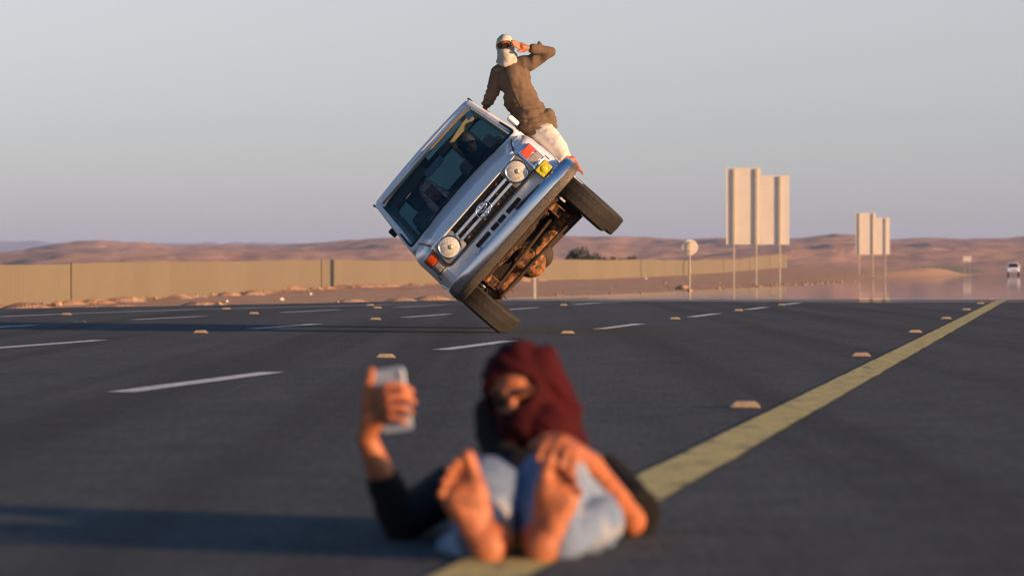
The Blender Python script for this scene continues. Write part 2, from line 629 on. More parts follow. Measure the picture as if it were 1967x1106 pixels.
def link(name, me, mat, parent=None, smooth=40, bevel=0.0, seg=2):
    o = bpy.data.objects.new(name, me)
    COL.objects.link(o)
    if mat is not None and not me.materials:
        me.materials.append(M[mat] if isinstance(mat, str) else mat)
    if smooth:
        for p in me.polygons:
            p.use_smooth = True
        if smooth < 180:
            me.set_sharp_from_angle(angle=R(smooth))
    if bevel:
        b = o.modifiers.new('bevel', 'BEVEL')
        b.width = bevel
        b.segments = seg
        b.limit_method = 'ANGLE'
        b.angle_limit = R(35)
        b.harden_normals = False
    if parent is not None:
        o.parent = parent
    return o


def tag(o, label=None, cat=None, group=None, kind=None):
    if label:
        o['label'] = label
    if cat:
        o['category'] = cat
    if group:
        o['group'] = group
    if kind:
        o['kind'] = kind
    return o


def empty(name, loc=(0, 0, 0), rot=(0, 0, 0)):
    o = bpy.data.objects.new(name, None)
    COL.objects.link(o)
    o.location = loc
    o.rotation_euler = rot
    o.empty_display_size = 0.2
    return o


def copy_tree(o, parent=None):
    c = o.copy()
    COL.objects.link(c)
    c.parent = parent
    for ch in list(o.children):
        copy_tree(ch, c)
    return c


def fuse(mb, name, mat, parent, voxel, iters=4, wrinkle=None, keep=None, solid=0.0, factor=0.5):
    """melt overlapping closed shapes into one continuous skin"""
    me = bpy.data.meshes.new(name + '_raw')
    me.from_pydata(mb.v, [], mb.f)
    bm = bmesh.new()
    bm.from_mesh(me)
    bmesh.ops.recalc_face_normals(bm, faces=bm.faces)
    bm.to_mesh(me)
    bm.free()
    t = bpy.data.objects.new(name + '_raw', me)
    COL.objects.link(t)
    r = t.modifiers.new('r', 'REMESH')
    r.mode = 'VOXEL'
    r.voxel_size = voxel
    s = t.modifiers.new('s', 'SMOOTH')
    s.factor = factor
    s.iterations = iters
    dg = bpy.context.evaluated_depsgraph_get()
    out = bpy.data.meshes.new_from_object(t.evaluated_get(dg))
    bpy.data.objects.remove(t)
    bpy.data.meshes.remove(me)
    out.name = name
    if wrinkle or keep:
        bm = bmesh.new()
        bm.from_mesh(out)
        if wrinkle:
            bm.normal_update()
            mv = [(v, v.normal.copy() * wrinkle(v.co)) for v in bm.verts]
            for v, d in mv:
                v.co += d
        if keep:
            dead = [f for f in bm.faces if not keep(f.calc_center_median())]
            bmesh.ops.delete(bm, geom=dead, context='FACES')
            for _ in range(3):   # soften the cut edge
                edge = [v for v in bm.verts if v.is_boundary]
                mv = []
                for v in edge:
                    nb = [e.other_vert(v).co for e in v.link_edges if e.is_boundary]
                    if len(nb) == 2:
                        mv.append((v, (nb[0] + nb[1]) * 0.25 + v.co * 0.5))
                for v, c in mv:
                    v.co = c
        bm.to_mesh(out)
        bm.free()
    out.materials.clear()
    o = link(name, out, mat, parent, 180)
    if solid:
        sm = o.modifiers.new('solid', 'SOLIDIFY')
        sm.thickness = solid
        sm.offset = -1
    return o


def ridge(p, axis_scale, amp, seed=0.0):
    """fold-like noise: stretched, ridged"""
    q = Vector((p.x * axis_scale[0] + seed, p.y * axis_scale[1] + seed * 0.7, p.z * axis_scale[2] - seed))
    a = noise.noise(q)
    b = noise.noise(q * 2.3 + Vector((5, 1, 7)))
    return amp * ((1 - abs(a) * 2.2) * 0.7 + b * 0.5)


def smoothstep(a, b, x):
    t = max(0.0, min(1.0, (x - a) / (b - a)))
    return t * t * (3 - 2 * t)


def lerp_table(tab, x):
    if x <= tab[0][0]:
        return tab[0][1]
    for (x0, y0), (x1, y1) in zip(tab, tab[1:]):
        if x <= x1:
            return y0 + (y1 - y0) * (x - x0) / (x1 - x0)
    return tab[-1][1]


# ------------------------------------------------------------------ the road and the desert
EDGE = [(-60, -16.9), (40, -16.75), (52, -16.2), (60, -13.6), (70, -11.4), (90, -10.6), (140, -10.6), (262, -13.2), (1600, -14)]
BANK = [(-80, -0.5), (40, -0.58), (108, -0.66), (165, -0.40), (194, -0.36), (268, -0.11), (330, 0.02), (420, 0.35), (511, 0.72), (535, 0.5), (590, -0.35), (700, -0.9), (1600, -1.6)]


def road_z(y):
    return 0.0 if y < 66 else -(y - 66) * 0.00114


def ground_z(x, y):
    """height of the sand at road coordinates"""
    e = lerp_table(EDGE, y)
    zr = road_z(y)
    s = e - x
    r = x - 4.5
    if s > 0:
        t = smoothstep(0.0, 6.0, s)
        far = lerp_table(BANK, y)
        z = (zr - 0.03) * (1 - t) + far * t
        q = RW(x, y)
        z += t * (0.05 * noise.noise(Vector((q.x * 0.15, q.y * 0.05, 0))) + 0.03 * noise.noise(Vector((q.x * 0.6, q.y * 0.2, 3))))
        if x < -45:
            k = smoothstep(-45, -110, x)
            z = z * (1 - k) + k * (-1.6)
        return z
    if r > 0:
        return zr - 0.05 - 0.6 * smoothstep(0, 12, r)
    return zr - 0.25


def build_ground():
    xs = [-140, -110, -90, -75, -65, -57, -52, -48, -45, -43, -41, -39, -37.5, -36, -34, -32, -30, -28, -26, -24, -22, -20.5, -19.5]
    ts = [-6, -4.5, -3.5, -2.5, -1.8, -1.2, -0.7, -0.35, -0.12, 0.0, 0.6]
    right = [-6, 0, 4.0, 4.6, 5.5, 8, 12, 20, 35, 60, 140]
    ys = []
    y = -60.0
    while y < 1650:
        ys.append(y)
        y += 2.0 if y < 160 else (4.0 if y < 400 else 14.0)
    mb = MB()
    rows = []
    for y in ys:
        e = lerp_table(EDGE, y)
        row = []
        for x in xs:
            x2 = x if x < -45 else -45 + (x + 45) * ((e - 6.2) + 45) / (-19.5 + 45)
            row.append(x2)
        row += [e + t for t in ts]
        row += right
        rows.append([RW(x, y, ground_z(x, y)) for x in row])
    n = len(rows[0])
    vs = [p for r in rows for p in r]
    fs = [(i * n + k, i * n + k + 1, (i + 1) * n + k + 1, (i + 1) * n + k) for i in range(len(rows) - 1) for k in range(n - 1)]
    mb.add(vs, fs)
    o = mb.build('verge_sand', 'sand', None, 180, recalc=False)
    tag(o, kind='structure')
    # the desert floor, out to the horizon
    mb = MB()
    S = 21000
    mb.add([(-S, -S, -1.9), (S, -S, -1.9), (S, S, -1.9), (-S, S, -1.9)], [(0, 1, 2, 3)])
    o = mb.build('desert_ground', 'sand', None, 0, recalc=False)
    tag(o, kind='structure')


build_ground()


def strip(xa, xb, y0, y1, dz, step=None, wob=0.0, seed=0.0):
    """a sheet on the road between two lateral lines (numbers or functions of y)"""
    fa = xa if callable(xa) else (lambda y: xa)
    fb = xb if callable(xb) else (lambda y: xb)
    ys = [y0]
    while ys[-1] < y1 - 1e-6:
        st = step or (1.0 if ys[-1] < 90 else 6.0)
        ys.append(min(y1, ys[-1] + st))
    mb = MB()
    vs, fs = [], []
    for y in ys:
        wa = wob * noise.noise(Vector((y * 1.1, seed, 0))) + wob * 0.6 * noise.noise(Vector((y * 4, seed, 2)))
        wb_ = wob * noise.noise(Vector((y * 1.1, seed + 9, 0))) + wob * 0.6 * noise.noise(Vector((y * 4, seed + 9, 2)))
        vs.append(RW(fa(y) + wa, y, road_z(y) + dz))
        vs.append(RW(fb(y) + wb_, y, road_z(y) + dz))
    for i in range(len(ys) - 1):
        fs.append((2 * i, 2 * i + 1, 2 * i + 3, 2 * i + 2))
    mb.add(vs, fs)
    return mb


road = strip(lambda y: lerp_table(EDGE, y) + 0.25 * noise.noise(Vector((y * 0.3, 0, 0))), 4.3, -60, 1500, 0.0).build('road', 'asphalt', None, 0, recalc=False)
tag(road, kind='structure')
yl = strip(-1.29, -1.09, -12, 130, 0.004, 0.25, 0.012, 3).build('edge_line', 'yellow_line', road, 0, recalc=False)
yl['label'] = 'yellow edge line running to the horizon'
el = strip(lambda y: lerp_table([(20, -13.9), (45, -13.75), (50.6, -13.2), (58, -11.6), (61, -8.6), (64, -7.6)], y) - 0.07,
           lambda y: lerp_table([(20, -13.9), (45, -13.75), (50.6, -13.2), (58, -11.6), (61, -8.6), (64, -7.6)], y) + 0.07, 20, 62.5, 0.004, 0.5, 0.02, 5)
el = el.build('far_edge_line', 'white_line', road, 0, recalc=False)


def x_third(y):
    return lerp_table([(20, -11.5), (42, -11.3), (49, -11.0), (56, -10.6), (64, -10.0)], y)


L1, L2 = -4.78, -8.40
for k, y in enumerate((9.4, 18.5, 27.6, 36.7, 45.5, 53.4, 60.5)):
    strip(L1 - 0.075, L1 + 0.075, y - 1.7, y + 1.7, 0.0045, 0.17, 0.006, k).build('lane_dash', 'white_line', road, 0, recalc=False)
for k, y in enumerate((27.3, 36.1, 44.5, 52.4, 60.0)):
    strip(L2 - 0.075, L2 + 0.075, y - 1.6, y + 1.6, 0.0045, 0.2, 0.006, k + 20).build('lane_dash', 'white_line', road, 0, recalc=False)
for k, y in enumerate((34.8, 41.9, 48.9, 55.6)):
    strip(lambda q: x_third(q) - 0.07, lambda q: x_third(q) + 0.07, y - 1.6, y + 1.6, 0.0045, 0.2, 0.006, k + 40).build('lane_dash', 'white_line', road, 0, recalc=False)


# raised road markers
def marker_mesh():
    mb = MB()
    w, l, h = 0.078, 0.06, 0.030
    t = 0.62
    vs = [(-w, -l, 0), (w, -l, 0), (w, l, 0), (-w, l, 0), (-w * t, -l * 0.72, h), (w * t, -l * 0.72, h), (w * t, l * 0.72, h), (-w * t, l * 0.72, h)]
    fs = [(0, 3, 2, 1), (4, 5, 6, 7), (0, 1, 5, 4), (1, 2, 6, 5), (2, 3, 7, 6), (3, 0, 4, 7)]
    mb.add(vs, fs)
    return mb


ORD = ['nearest', 'second', 'third', 'fourth', 'fifth', 'sixth', 'seventh', 'eighth']
proto_marker = None


def put_marker(x, y, label, rnd):
    global proto_marker
    if proto_marker is None:
        o = marker_mesh().build('road_marker', 'marker', None, 30, 0.004)
        lm = MB()
        lm.prism([(0.056, -0.036, 0.012), (0.070, -0.036, 0.0075), (0.070, 0.036, 0.0075), (0.056, 0.036, 0.012)], (0.004, 0, 0.010)).build('reflector', 'marker_lens', o, 0)
        proto_marker = o
    else:
        o = copy_tree(proto_marker)
    o.location = RW(x, y, road_z(y) + 0.001)
    o.rotation_euler = (0, 0, -TH * 0.2 + rnd)
    o.scale = (0.92, 0.92, 0.92)
    tag(o, label, 'road marker', 'tan raised road markers')


rm = random.Random(4)
for k in range(7):
    put_marker(-1.44, 15.5 + 9.1 * k, f'tan raised road marker by the yellow line, {ORD[k]} from the camera', rm.uniform(-0.05, 0.05))
for k, y in enumerate((23.7, 32.7, 42.0, 50.4, 58.3)):
    put_marker(L1, y, f'tan raised road marker in the nearest dashed line, {ORD[k]} from the camera', rm.uniform(-0.05, 0.05))
for k, y in enumerate((32.4, 41.0, 49.5, 57.0)):
    put_marker(L2, y, f'tan raised road marker in the middle dashed line, {ORD[k]} from the camera', rm.uniform(-0.05, 0.05))
for k, y in enumerate((38.1, 45.9, 52.8)):
    put_marker(x_third(y), y, f'tan raised road marker in the farthest dashed line, {ORD[k]} from the camera', rm.uniform(-0.05, 0.05))
for k, y in enumerate((44.6, 51.0, 56.4)):
    put_marker(lerp_table([(20, -13.9), (45, -13.75), (50.6, -13.2), (58, -11.6)], y) + 0.3, y, f'tan raised road marker by the far white edge line, {ORD[k]} from the camera', rm.uniform(-0.05, 0.05))

# the mirage
mir = strip(lambda y: lerp_table(EDGE, y) - 0.2, 4.2, 56, 1500, 0.012).build('mirage', 'mirage', None, 0, recalc=False)
tag(mir, 'mirror-like mirage of hot air lying on the far road', 'mirage', kind='structure')


# ------------------------------------------------------------------ hills
SKYL = [(-2600, 468), (-1200, 462), (-300, 480), (0, 487), (60, 478), (120, 470), (190, 466), (260, 468), (360, 472), (470, 476), (560, 473), (640, 468), (760, 462), (900, 461), (1000, 459), (1100, 457), (1160, 458),
        (1210, 462), (1330, 461), (1400, 459), (1480, 458), (1540, 455), (1600, 450), (1640, 452), (1700, 460), (1800, 459), (1967, 456), (2150, 450), (2600, 458), (4600, 455)]


def build_hills():
    cols = list(range(-2600, -200, 60)) + list(range(-200, 2200, 7)) + list(range(2200, 4600, 60))
    ds = []
    d = 900.0
    while d < 5600:
        ds.append(d)
        d *= 1.0125
    vs, fs = [], []
    for d in ds:
        for c in cols:
            x = (c - 983.5) / F * d
            crest = CAMH + (HOR - 5.0 - lerp_table(SKYL, c)) / F * 3000.0
            q = Vector((x / 420.0, d / 700.0, 1.3))
            a = noise.fractal(q, 0.9, 2.1, 5)
            rdg = 1 - abs(noise.noise(Vector((x / 260.0 + d / 900.0, d / 420.0 - x / 500.0, 8.0)))) * 2
            fine = noise.fractal(Vector((x / 60.0, d / 90.0, 4.0)), 0.8, 2.0, 4)
            ramp_ = smoothstep(1000, 3000, d)
            body = 0.26 * smoothstep(950, 1500, d) + 0.74 * ramp_ ** 1.3
            z = -1.95 + (crest + 1.95) * body
            rel = smoothstep(1000, 1500, d) * (1 - 0.80 * smoothstep(2500, 2950, d))
            z += rel * (4.2 * a + 4.0 * (rdg - 0.3) + 1.5 * fine)
            z += 0.9 * fine * smoothstep(1000, 1400, d)
            if d > 3000:
                z = z - (d - 3000) * 0.008
            z = max(z, -2.6)
            vs.append((x, d, z))
    n = len(cols)
    for i in range(len(ds) - 1):
        for k in range(n - 1):
            fs.append((i * n + k, i * n + k + 1, (i + 1) * n + k + 1, (i + 1) * n + k))
    mb = MB()
    mb.add(vs, fs)
    o = mb.build('hills', 'hill_rock', None, 180, recalc=False)
    tag(o, kind='structure')
    # blue ridge far behind
    FAR = [(-2600, 470), (-400, 466), (-60, 463), (40, 464), (70, 462), (100, 466), (160, 469), (300, 466), (380, 467), (400, 464), (430, 468), (445, 465), (500, 466), (560, 467), (620, 468), (700, 472), (1100, 480), (4000, 480)]
    cols = list(range(-2600, -100, 80)) + list(range(-100, 800, 4)) + list(range(800, 4000, 100))
    vs, fs = [], []
    n = len(cols)
    ds = [11000, 11600, 12200, 12600, 13400]
    hs = [0.0, 0.45, 0.86, 1.0, 0.5]
    for d, h in zip(ds, hs):
        for c in cols:
            top = CAMH + (HOR - lerp_table(FAR, c)) / F * 12600.0
            jag = 3.0 * noise.fractal(Vector((c / 16.0, d / 300.0, 0)), 0.7, 2.1, 4) * (1 if h > 0.3 else 0)
            vs.append(((c - 983.5) / F * d, d, -3 + (top + 3) * h + jag * h))
    for i in range(len(ds) - 1):
        for k in range(n - 1):
            fs.append((i * n + k, i * n + k + 1, (i + 1) * n + k + 1, (i + 1) * n + k))
    mb = MB()
    mb.add(vs, fs)
    o = mb.build('far_hills', 'far_rock', None, 180, recalc=False)
    tag(o, kind='structure')


build_hills()


# ------------------------------------------------------------------ fences
def fence(name, path_x, y0, y1, step, height, sheet, post_every, label, panel_mat, dz=lambda y: 0.0, zf=None):
    zf = zf or ground_z
    root = empty(name, RW(path_x(y0), y0, zf(path_x(y0), y0)))
    tag(root, label, 'fence')
    inv = Matrix.Translation(-root.location)
    # one corrugated sheet, shared
    n = 24
    vs, fs = [], []
    for k in range(n + 1):
        u = k / n
        off = 0.003 * (1 if (k // 2) % 2 else -1)
        for v in (0.0, 1.0):
            vs.append((off, u, v))
    for k in range(n):
        fs.append((2 * k, 2 * k + 2, 2 * k + 3, 2 * k + 1))
    me = bpy.data.meshes.new('panel')
    me.from_pydata(vs, [], fs)
    me.materials.append(M[panel_mat])
    pm = MB()
    pm.tube([(0.03, 0, -0.3), (0.03, 0, 1.0)], 0.03, 6)
    pme = bpy.data.meshes.new('post')
    pme.from_pydata(pm.v, [], pm.f)
    pme.materials.append(M['fence_post' if panel_mat == 'fence_sheet' else 'fence_dark'])
    rr = random.Random(7)
    y = y0
    i = 0
    while y < y1:
        a = RW(path_x(y), y)
        b = RW(path_x(y + step), y + step)
        za = zf(path_x(y), y) + dz(y)
        zb = zf(path_x(y + step), y + step) + dz(y + step)
        d = b - a
        o = bpy.data.objects.new('panel', me)
        COL.objects.link(o)
        o.parent = root
        h = height(y) if callable(height) else height
        h += rr.uniform(-0.012, 0.012) + 0.05 * noise.noise(Vector((y * 0.06, 3, 1)))
        mat = Matrix(((-d.y / d.length * -1, d.x, 0, a.x), (-d.x / d.length, d.y, 0, a.y), (0, zb - za, h, za - 0.04), (0, 0, 0, 1)))
        mat.col[1] = Vector((d.x * 1.002, d.y * 1.002, zb - za, 0))
        o.matrix_local = inv @ mat
        if i % post_every == 0:
            p = bpy.data.objects.new('post', pme)
            COL.objects.link(p)
            p.parent = root
            big = 1.3
            p.matrix_local = inv @ Matrix.Translation((a.x, a.y, za)) @ Matrix.Diagonal((big, big, h, 1))
        y += step
        i += 1
    return root


def fx(y):
    return lerp_table([(40, -34.5), (108, -34.8), (194, -38.4), (268, -33.5), (400, -38), (511, -42), (620, -48)], y)


fence('boundary_fence', fx, 66, 545, 3.2, lambda y: lerp_table([(60, 1.5), (400, 1.45), (470, 1.9), (545, 2.2)], y), True, 16,
      'long tan sheet fence on the sand along the far side of the road', 'fence_sheet')
fence('dark_fence', lambda y: lerp_table([(560, -27), (760, -25), (1000, -23)], y), 560, 1000, 8.0,
      lambda y: lerp_table([(560, 0.5), (640, 1.5), (760, 2.0), (880, 1.4), (1000, 0.4)], y), True, 1,
      'dark low fence beyond the second road sign, near the far vehicle', 'fence_dark',
      zf=lambda x, y: lerp_table([(560, 0.1), (640, -0.5), (760, -0.75), (880, -0.6), (1000, -0.4)], y))


# ------------------------------------------------------------------ signs
def road_sign(name, dist, tall, short, bottom, posts, label, group):
    """tall, short: (left px, right px, top px) of the two backs"""
    c = P((tall[0] + short[1]) / 2, bottom, dist)
    sc_ = dist / F
    yr = c.x * ST + c.y * CT
    xr = c.x * CT - c.y * ST
    root = empty(name, (c.x, c.y, ground_z(xr, yr)), (0, 0, -TH * 0.6))
    tag(root, label, 'road sign', group)
    mid = (tall[0] + short[1]) / 2
    zb = c.z - root.location.z
    for i, (l, r, t) in enumerate((tall, short)):
        x0, x1 = (l - mid) * sc_, (r - mid) * sc_
        h = (bottom - t) * sc_
        n = 26
        # extruded boards with shallow grooves between them
        mb = MB()
        prof = []
        for k in range(n):
            z0 = zb + h * k / n
            z1 = zb + h * (k + 1) / n
            g = min(0.012, (z1 - z0) * 0.1)
            prof += [(0.0, z0 + g), (0.0, z1 - g), (0.008, z1 - g * 0.4), (0.008, z1 + g * 0.4)]
        prof = prof[:-2]
        ring0 = [(x0 + 0.004 * i, y, z) for y, z in prof] + [(x0 + 0.004 * i, 0.04, zb + h), (x0 + 0.004 * i, 0.04, zb)]
        ring1 = [(x1 - 0.004 * (1 - i), y, z) for (y, z) in prof] + [(x1 - 0.004 * (1 - i), 0.04, zb + h), (x1 - 0.004 * (1 - i), 0.04, zb)]
        mb.loft([ring0, ring1]).build('sign_panel', 'sign_back', root, 20)
    for px in posts:
        x = (px - mid) * sc_
        # steel section posts stand a hand's breadth before the boards
        top = zb + (bottom - (tall[2] if px < tall[1] else short[2])) * sc_ - 0.05
        pw = 0.04
        MB().box((x, -0.066, top / 2 - 0.2), (pw * 2, 0.06, top + 0.4)).build('post', 'sign_post', root, 0, 0.008)
        for f in (0.08, 0.92):
            MB().box((x, -0.018, zb + (top - zb) * f), (0.06, 0.034, 0.06)).build('bracket', 'sign_post', root, 0)
    return root


road_sign('road_sign', 165, (1395, 1462, 322), (1462, 1516, 337), 470, (1410, 1453, 1498),
          'larger cream sign back with stepped top on three posts', 'stepped sign backs')
road_sign('road_sign', 309, (1644, 1683, 409), (1683, 1709, 418), 489, (1651, 1677, 1701),
          'smaller cream sign back with stepped top, nearer the far vehicle', 'stepped sign backs')

# round sign seen from behind
c = P(1325, 475, 178)
xr, yr = c.x * CT - c.y * ST, c.x * ST + c.y * CT
rs = empty('round_sign', (c.x, c.y, ground_z(xr, yr)), (0, 0, -TH * 0.5))
tag(rs, 'round cream sign back on a single thin post', 'road sign')
zc = c.z - rs.location.z
MB().lathe([(0.0, 0.0), (0.40, 0.0), (0.415, 0.012), (0.415, 0.03), (0.0, 0.03)], 40, (0, 0, zc), (0, 1, 0)).build('sign_panel', 'sign_back', rs, 30)
MB().tube([(0, -0.09, -0.4), (0, -0.09, zc + 0.32)], 0.042, 10).build('post', 'sign_post', rs, 40)
for dz in (-0.22, 0.22):
    MB().box((0, -0.03, zc + dz), (0.22, 0.06, 0.04)).build('bracket', 'sign_post', rs, 0)

# small sign far off
c = P(1858, 497, 800)
fs_ = empty('far_sign', (c.x, c.y, -1.2), (0, 0, -TH))
tag(fs_, 'tiny cream rectangular sign far off beside the distant vehicle', 'road sign')
for i, x in enumerate((-0.48, 0.48)):
    MB().box((x, 0, c.z + 1.2), (0.94, 0.06, 1.25)).build('sign_panel', 'sign_back', fs_, 0, 0.01)
for x in (-0.6, 0.6):
    MB().box((x, 0.09, (c.z + 1.0) / 2), (0.09, 0.09, c.z + 1.0)).build('post', 'sign_post', fs_, 0)

# marker post behind the vehicle
c = P(1027, 577, 73)
mp = empty('marker_post', (c.x, c.y, c.z - 0.02))
tag(mp, 'slim cream roadside post standing behind the tilted vehicle', 'post')
MB().box((0, 0, 0.34), (0.062, 0.035, 0.76)).build('post_body', 'sign_post', mp, 0, 0.006)
MB().box((0, -0.0195, 0.62), (0.05, 0.004, 0.09)).build('reflector', 'marker_lens', mp, 0)


# ------------------------------------------------------------------ stones and shrubs on the sand
def rock(name, loc, size, mat, seed, squash=0.65):
    mb = MB().ell((0, 0, 0), 1.0, None, 10, 7)
    vs = []
    for v in mb.v:
        p = Vector(v)
        k = 1 + 0.34 * noise.noise(p * 1.4 + Vector((seed, 0, 0))) + 0.12 * noise.noise(p * 4 + Vector((0, seed, 0)))
        vs.append((p.x * k * size, p.y * k * size, p.z * k * size * squash))
    mb.v = vs
    o = mb.build(name, mat, None, 30)
    o.location = loc
    o.rotation_euler = (0, 0, seed)
    return o


def sand_at(px, py):
    """where a sight line meets the sand"""
    d = 40.0
    while d < 900:
        p = P(px, py, d)
        xr, yr = p.x * CT - p.y * ST, p.x * ST + p.y * CT
        if p.z <= ground_z(xr, yr) and xr < lerp_table(EDGE, yr):
            return Vector((p.x, p.y, ground_z(xr, yr)))
        d += 0.5
    return None


ROCKS = [(541, 577, 0.10, 'stone_pale', 'white rock on the sand left of the tilted vehicle'),
         (110, 588, 0.20, 'stone', 'orange rock on the sand at the far left, pointed'),
         (40, 589, 0.17, 'stone', 'low orange rock on the sand at the far left corner'),
         (435, 580, 0.07, 'stone_pale', 'small pale rock at the road edge under the fence post'),
         (596, 566, 0.08, 'stone_pale', 'small pale rock against the foot of the tan fence'),
         (1260, 530, 0.11, 'stone_pale', 'small white rock right of the dark shrubs on the sand'),
         (1240, 536, 0.11, 'stone_pale', 'small white rock below the fence, left of its twin'),
         (1312, 556, 0.34, 'stone', 'flat orange mound of sand at the round sign')]
for k, (px, py, s, m_, lb) in enumerate(ROCKS):
    p = sand_at(px, py)
    if p is None:
        p = P(px, py, 60)
        p.z = 0
    o = rock('rock', p + Vector((0, 0, s * 0.25)), s, m_, k * 1.7 + 0.4, 0.8 if s < 0.3 else 0.35)
    tag(o, lb, 'rock')

# loose stones along the verge: too many and too small to count
mb = MB()
rs_ = random.Random(21)
for k in range(900):
    y = rs_.uniform(44, 210)
    e = lerp_table(EDGE, y)
    x = e - abs(rs_.gauss(0.3, 4.5)) - 0.15
    if rs_.random() < 0.25:
        x = fx(y) + rs_.uniform(0.1, 1.6)
    s = rs_.choice((0.02, 0.03, 0.035, 0.05, 0.06, 0.09)) * (1.0 if y < 100 else 1.3)
    q = RW(x, y, ground_z(x, y) + s * 0.3)
    m3 = Matrix.Rotation(rs_.uniform(0, 6.3), 3, 'Z')
    j = [rs_.uniform(0.7, 1.3) for _ in range(6)]
    vs = [q + m3 @ Vector(v) for v in ((s * j[0], 0, 0), (0, s * j[1], 0), (-s * j[2], 0, 0), (0, -s * j[3], 0), (0, 0, s * 0.75 * j[4]), (0, 0, -s * 0.5))]
    mb.add(vs, [(0, 1, 4), (1, 2, 4), (2, 3, 4), (3, 0, 4), (1, 0, 5), (2, 1, 5), (3, 2, 5), (0, 3, 5)])
o = mb.build('loose_stones', 'stone', None, 0)
tag(o, 'loose stones scattered along the sandy verge', 'stones', kind='stuff')


# sand drifted onto the edge of the asphalt in low heaps
mb = MB()
for k in range(120):
    y = rs_.uniform(45, 72) if k < 50 else rs_.uniform(92, 230)
    e = lerp_table(EDGE, y)
    x = e - rs_.uniform(0.2, 3.5) if k < 50 else fx(y) + rs_.uniform(0.2, 1.6)
    s = rs_.uniform(0.12, 0.42) if k < 50 else rs_.uniform(0.16, 0.5)
    q = RW(x, y, ground_z(x, y))
    n = 10
    ringv = []
    for r_, h_ in ((1.0, -0.02), (0.62, 0.10), (0.25, 0.17)):
        ringv.append([q + Vector((math.cos(a) * s * r_ * (1 + 0.25 * noise.noise(Vector((a, k, 0)))) * 1.5, math.sin(a) * s * r_, s * h_ * 2.0)) for a in [2 * math.pi * i / n for i in range(n)]])
    mb.loft(ringv)
o = mb.build('sand_heaps', 'sand', None, 60)
tag(o, 'low drifted heaps of orange sand along the asphalt edge', 'sand', kind='stuff')


def shrub(loc, w, h, n, seed, name, label, cat, group=None, trunk=True):
    rr = random.Random(seed)
    root = empty(name, loc)
    tag(root, label, cat, group)
    mb = MB()
    clumps = [(Vector((rr.uniform(-w, w) * 0.5, rr.uniform(-w, w) * 0.3, h * rr.uniform(0.3, 0.85))), rr.uniform(0.18, 0.34) * h) for _ in range(9)]
    for k in range(n):
        c_, r_ = rr.choice(clumps)
        d = Vector((rr.gauss(0, 1), rr.gauss(0, 1), rr.gauss(0, 1))).normalized() * r_ * rr.uniform(0.4, 1.05)
        p = c_ + d
        p.z = max(0.05, p.z)
        a = Vector((rr.gauss(0, 1), rr.gauss(0, 1), rr.gauss(0, 1))).normalized()
        b = a.cross(Vector((rr.gauss(0, 1), rr.gauss(0, 1), rr.gauss(0, 1)))).normalized()
        s = h * rr.uniform(0.04, 0.09)
        mb.add([p - a * s, p + b * s * 0.6, p + a * s, p - b * s * 0.6], [(0, 1, 2, 3)])
    mb.build('crown', 'leaf_dark', root, 0, recalc=False)
    t = MB()
    for k in range(4):
        c_, r_ = clumps[k]
        t.tube([(rr.uniform(-0.05, 0.05), 0, -0.2), c_ * 0.5 + Vector((rr.uniform(-.1, .1), 0, 0)), c_], [0.05 * h / 2, 0.03 * h / 2, 0.012 * h / 2], 6)
    t.build('trunk', 'bark', root, 40)
    return root


SHR = [(1104, 484, 1.5, 'tallest dark shrub behind the tan fence, right of the vehicle'),
       (1122, 489, 1.3, 'dark shrub behind the fence, beside the tallest one'),
       (1137, 491, 1.2, 'dark rounded shrub behind the fence, third from the vehicle'),
       (1090, 497, 1.6, 'low dark shrub behind the fence, nearest the raised wheel'),
       (1160, 497, 2.6, 'low wide dark shrub behind the fence, left of the widest'),
       (1192, 496, 3.4, 'widest low dark shrub behind the tan fence'),
       (1216, 498, 2.0, 'low dark shrub at the right end of the row behind the fence')]
for k, (px, top, w, lb) in enumerate(SHR):
    d = 420.0
    p = P(px, top, d)
    xr, yr = p.x * CT - p.y * ST, p.x * ST + p.y * CT
    gz = ground_z(xr, yr)
    shrub((p.x, d, gz), w * 1.25, (p.z - gz) * 1.08, 1000, 30 + k, 'shrub', lb, 'shrub', 'dark shrubs behind the fence')


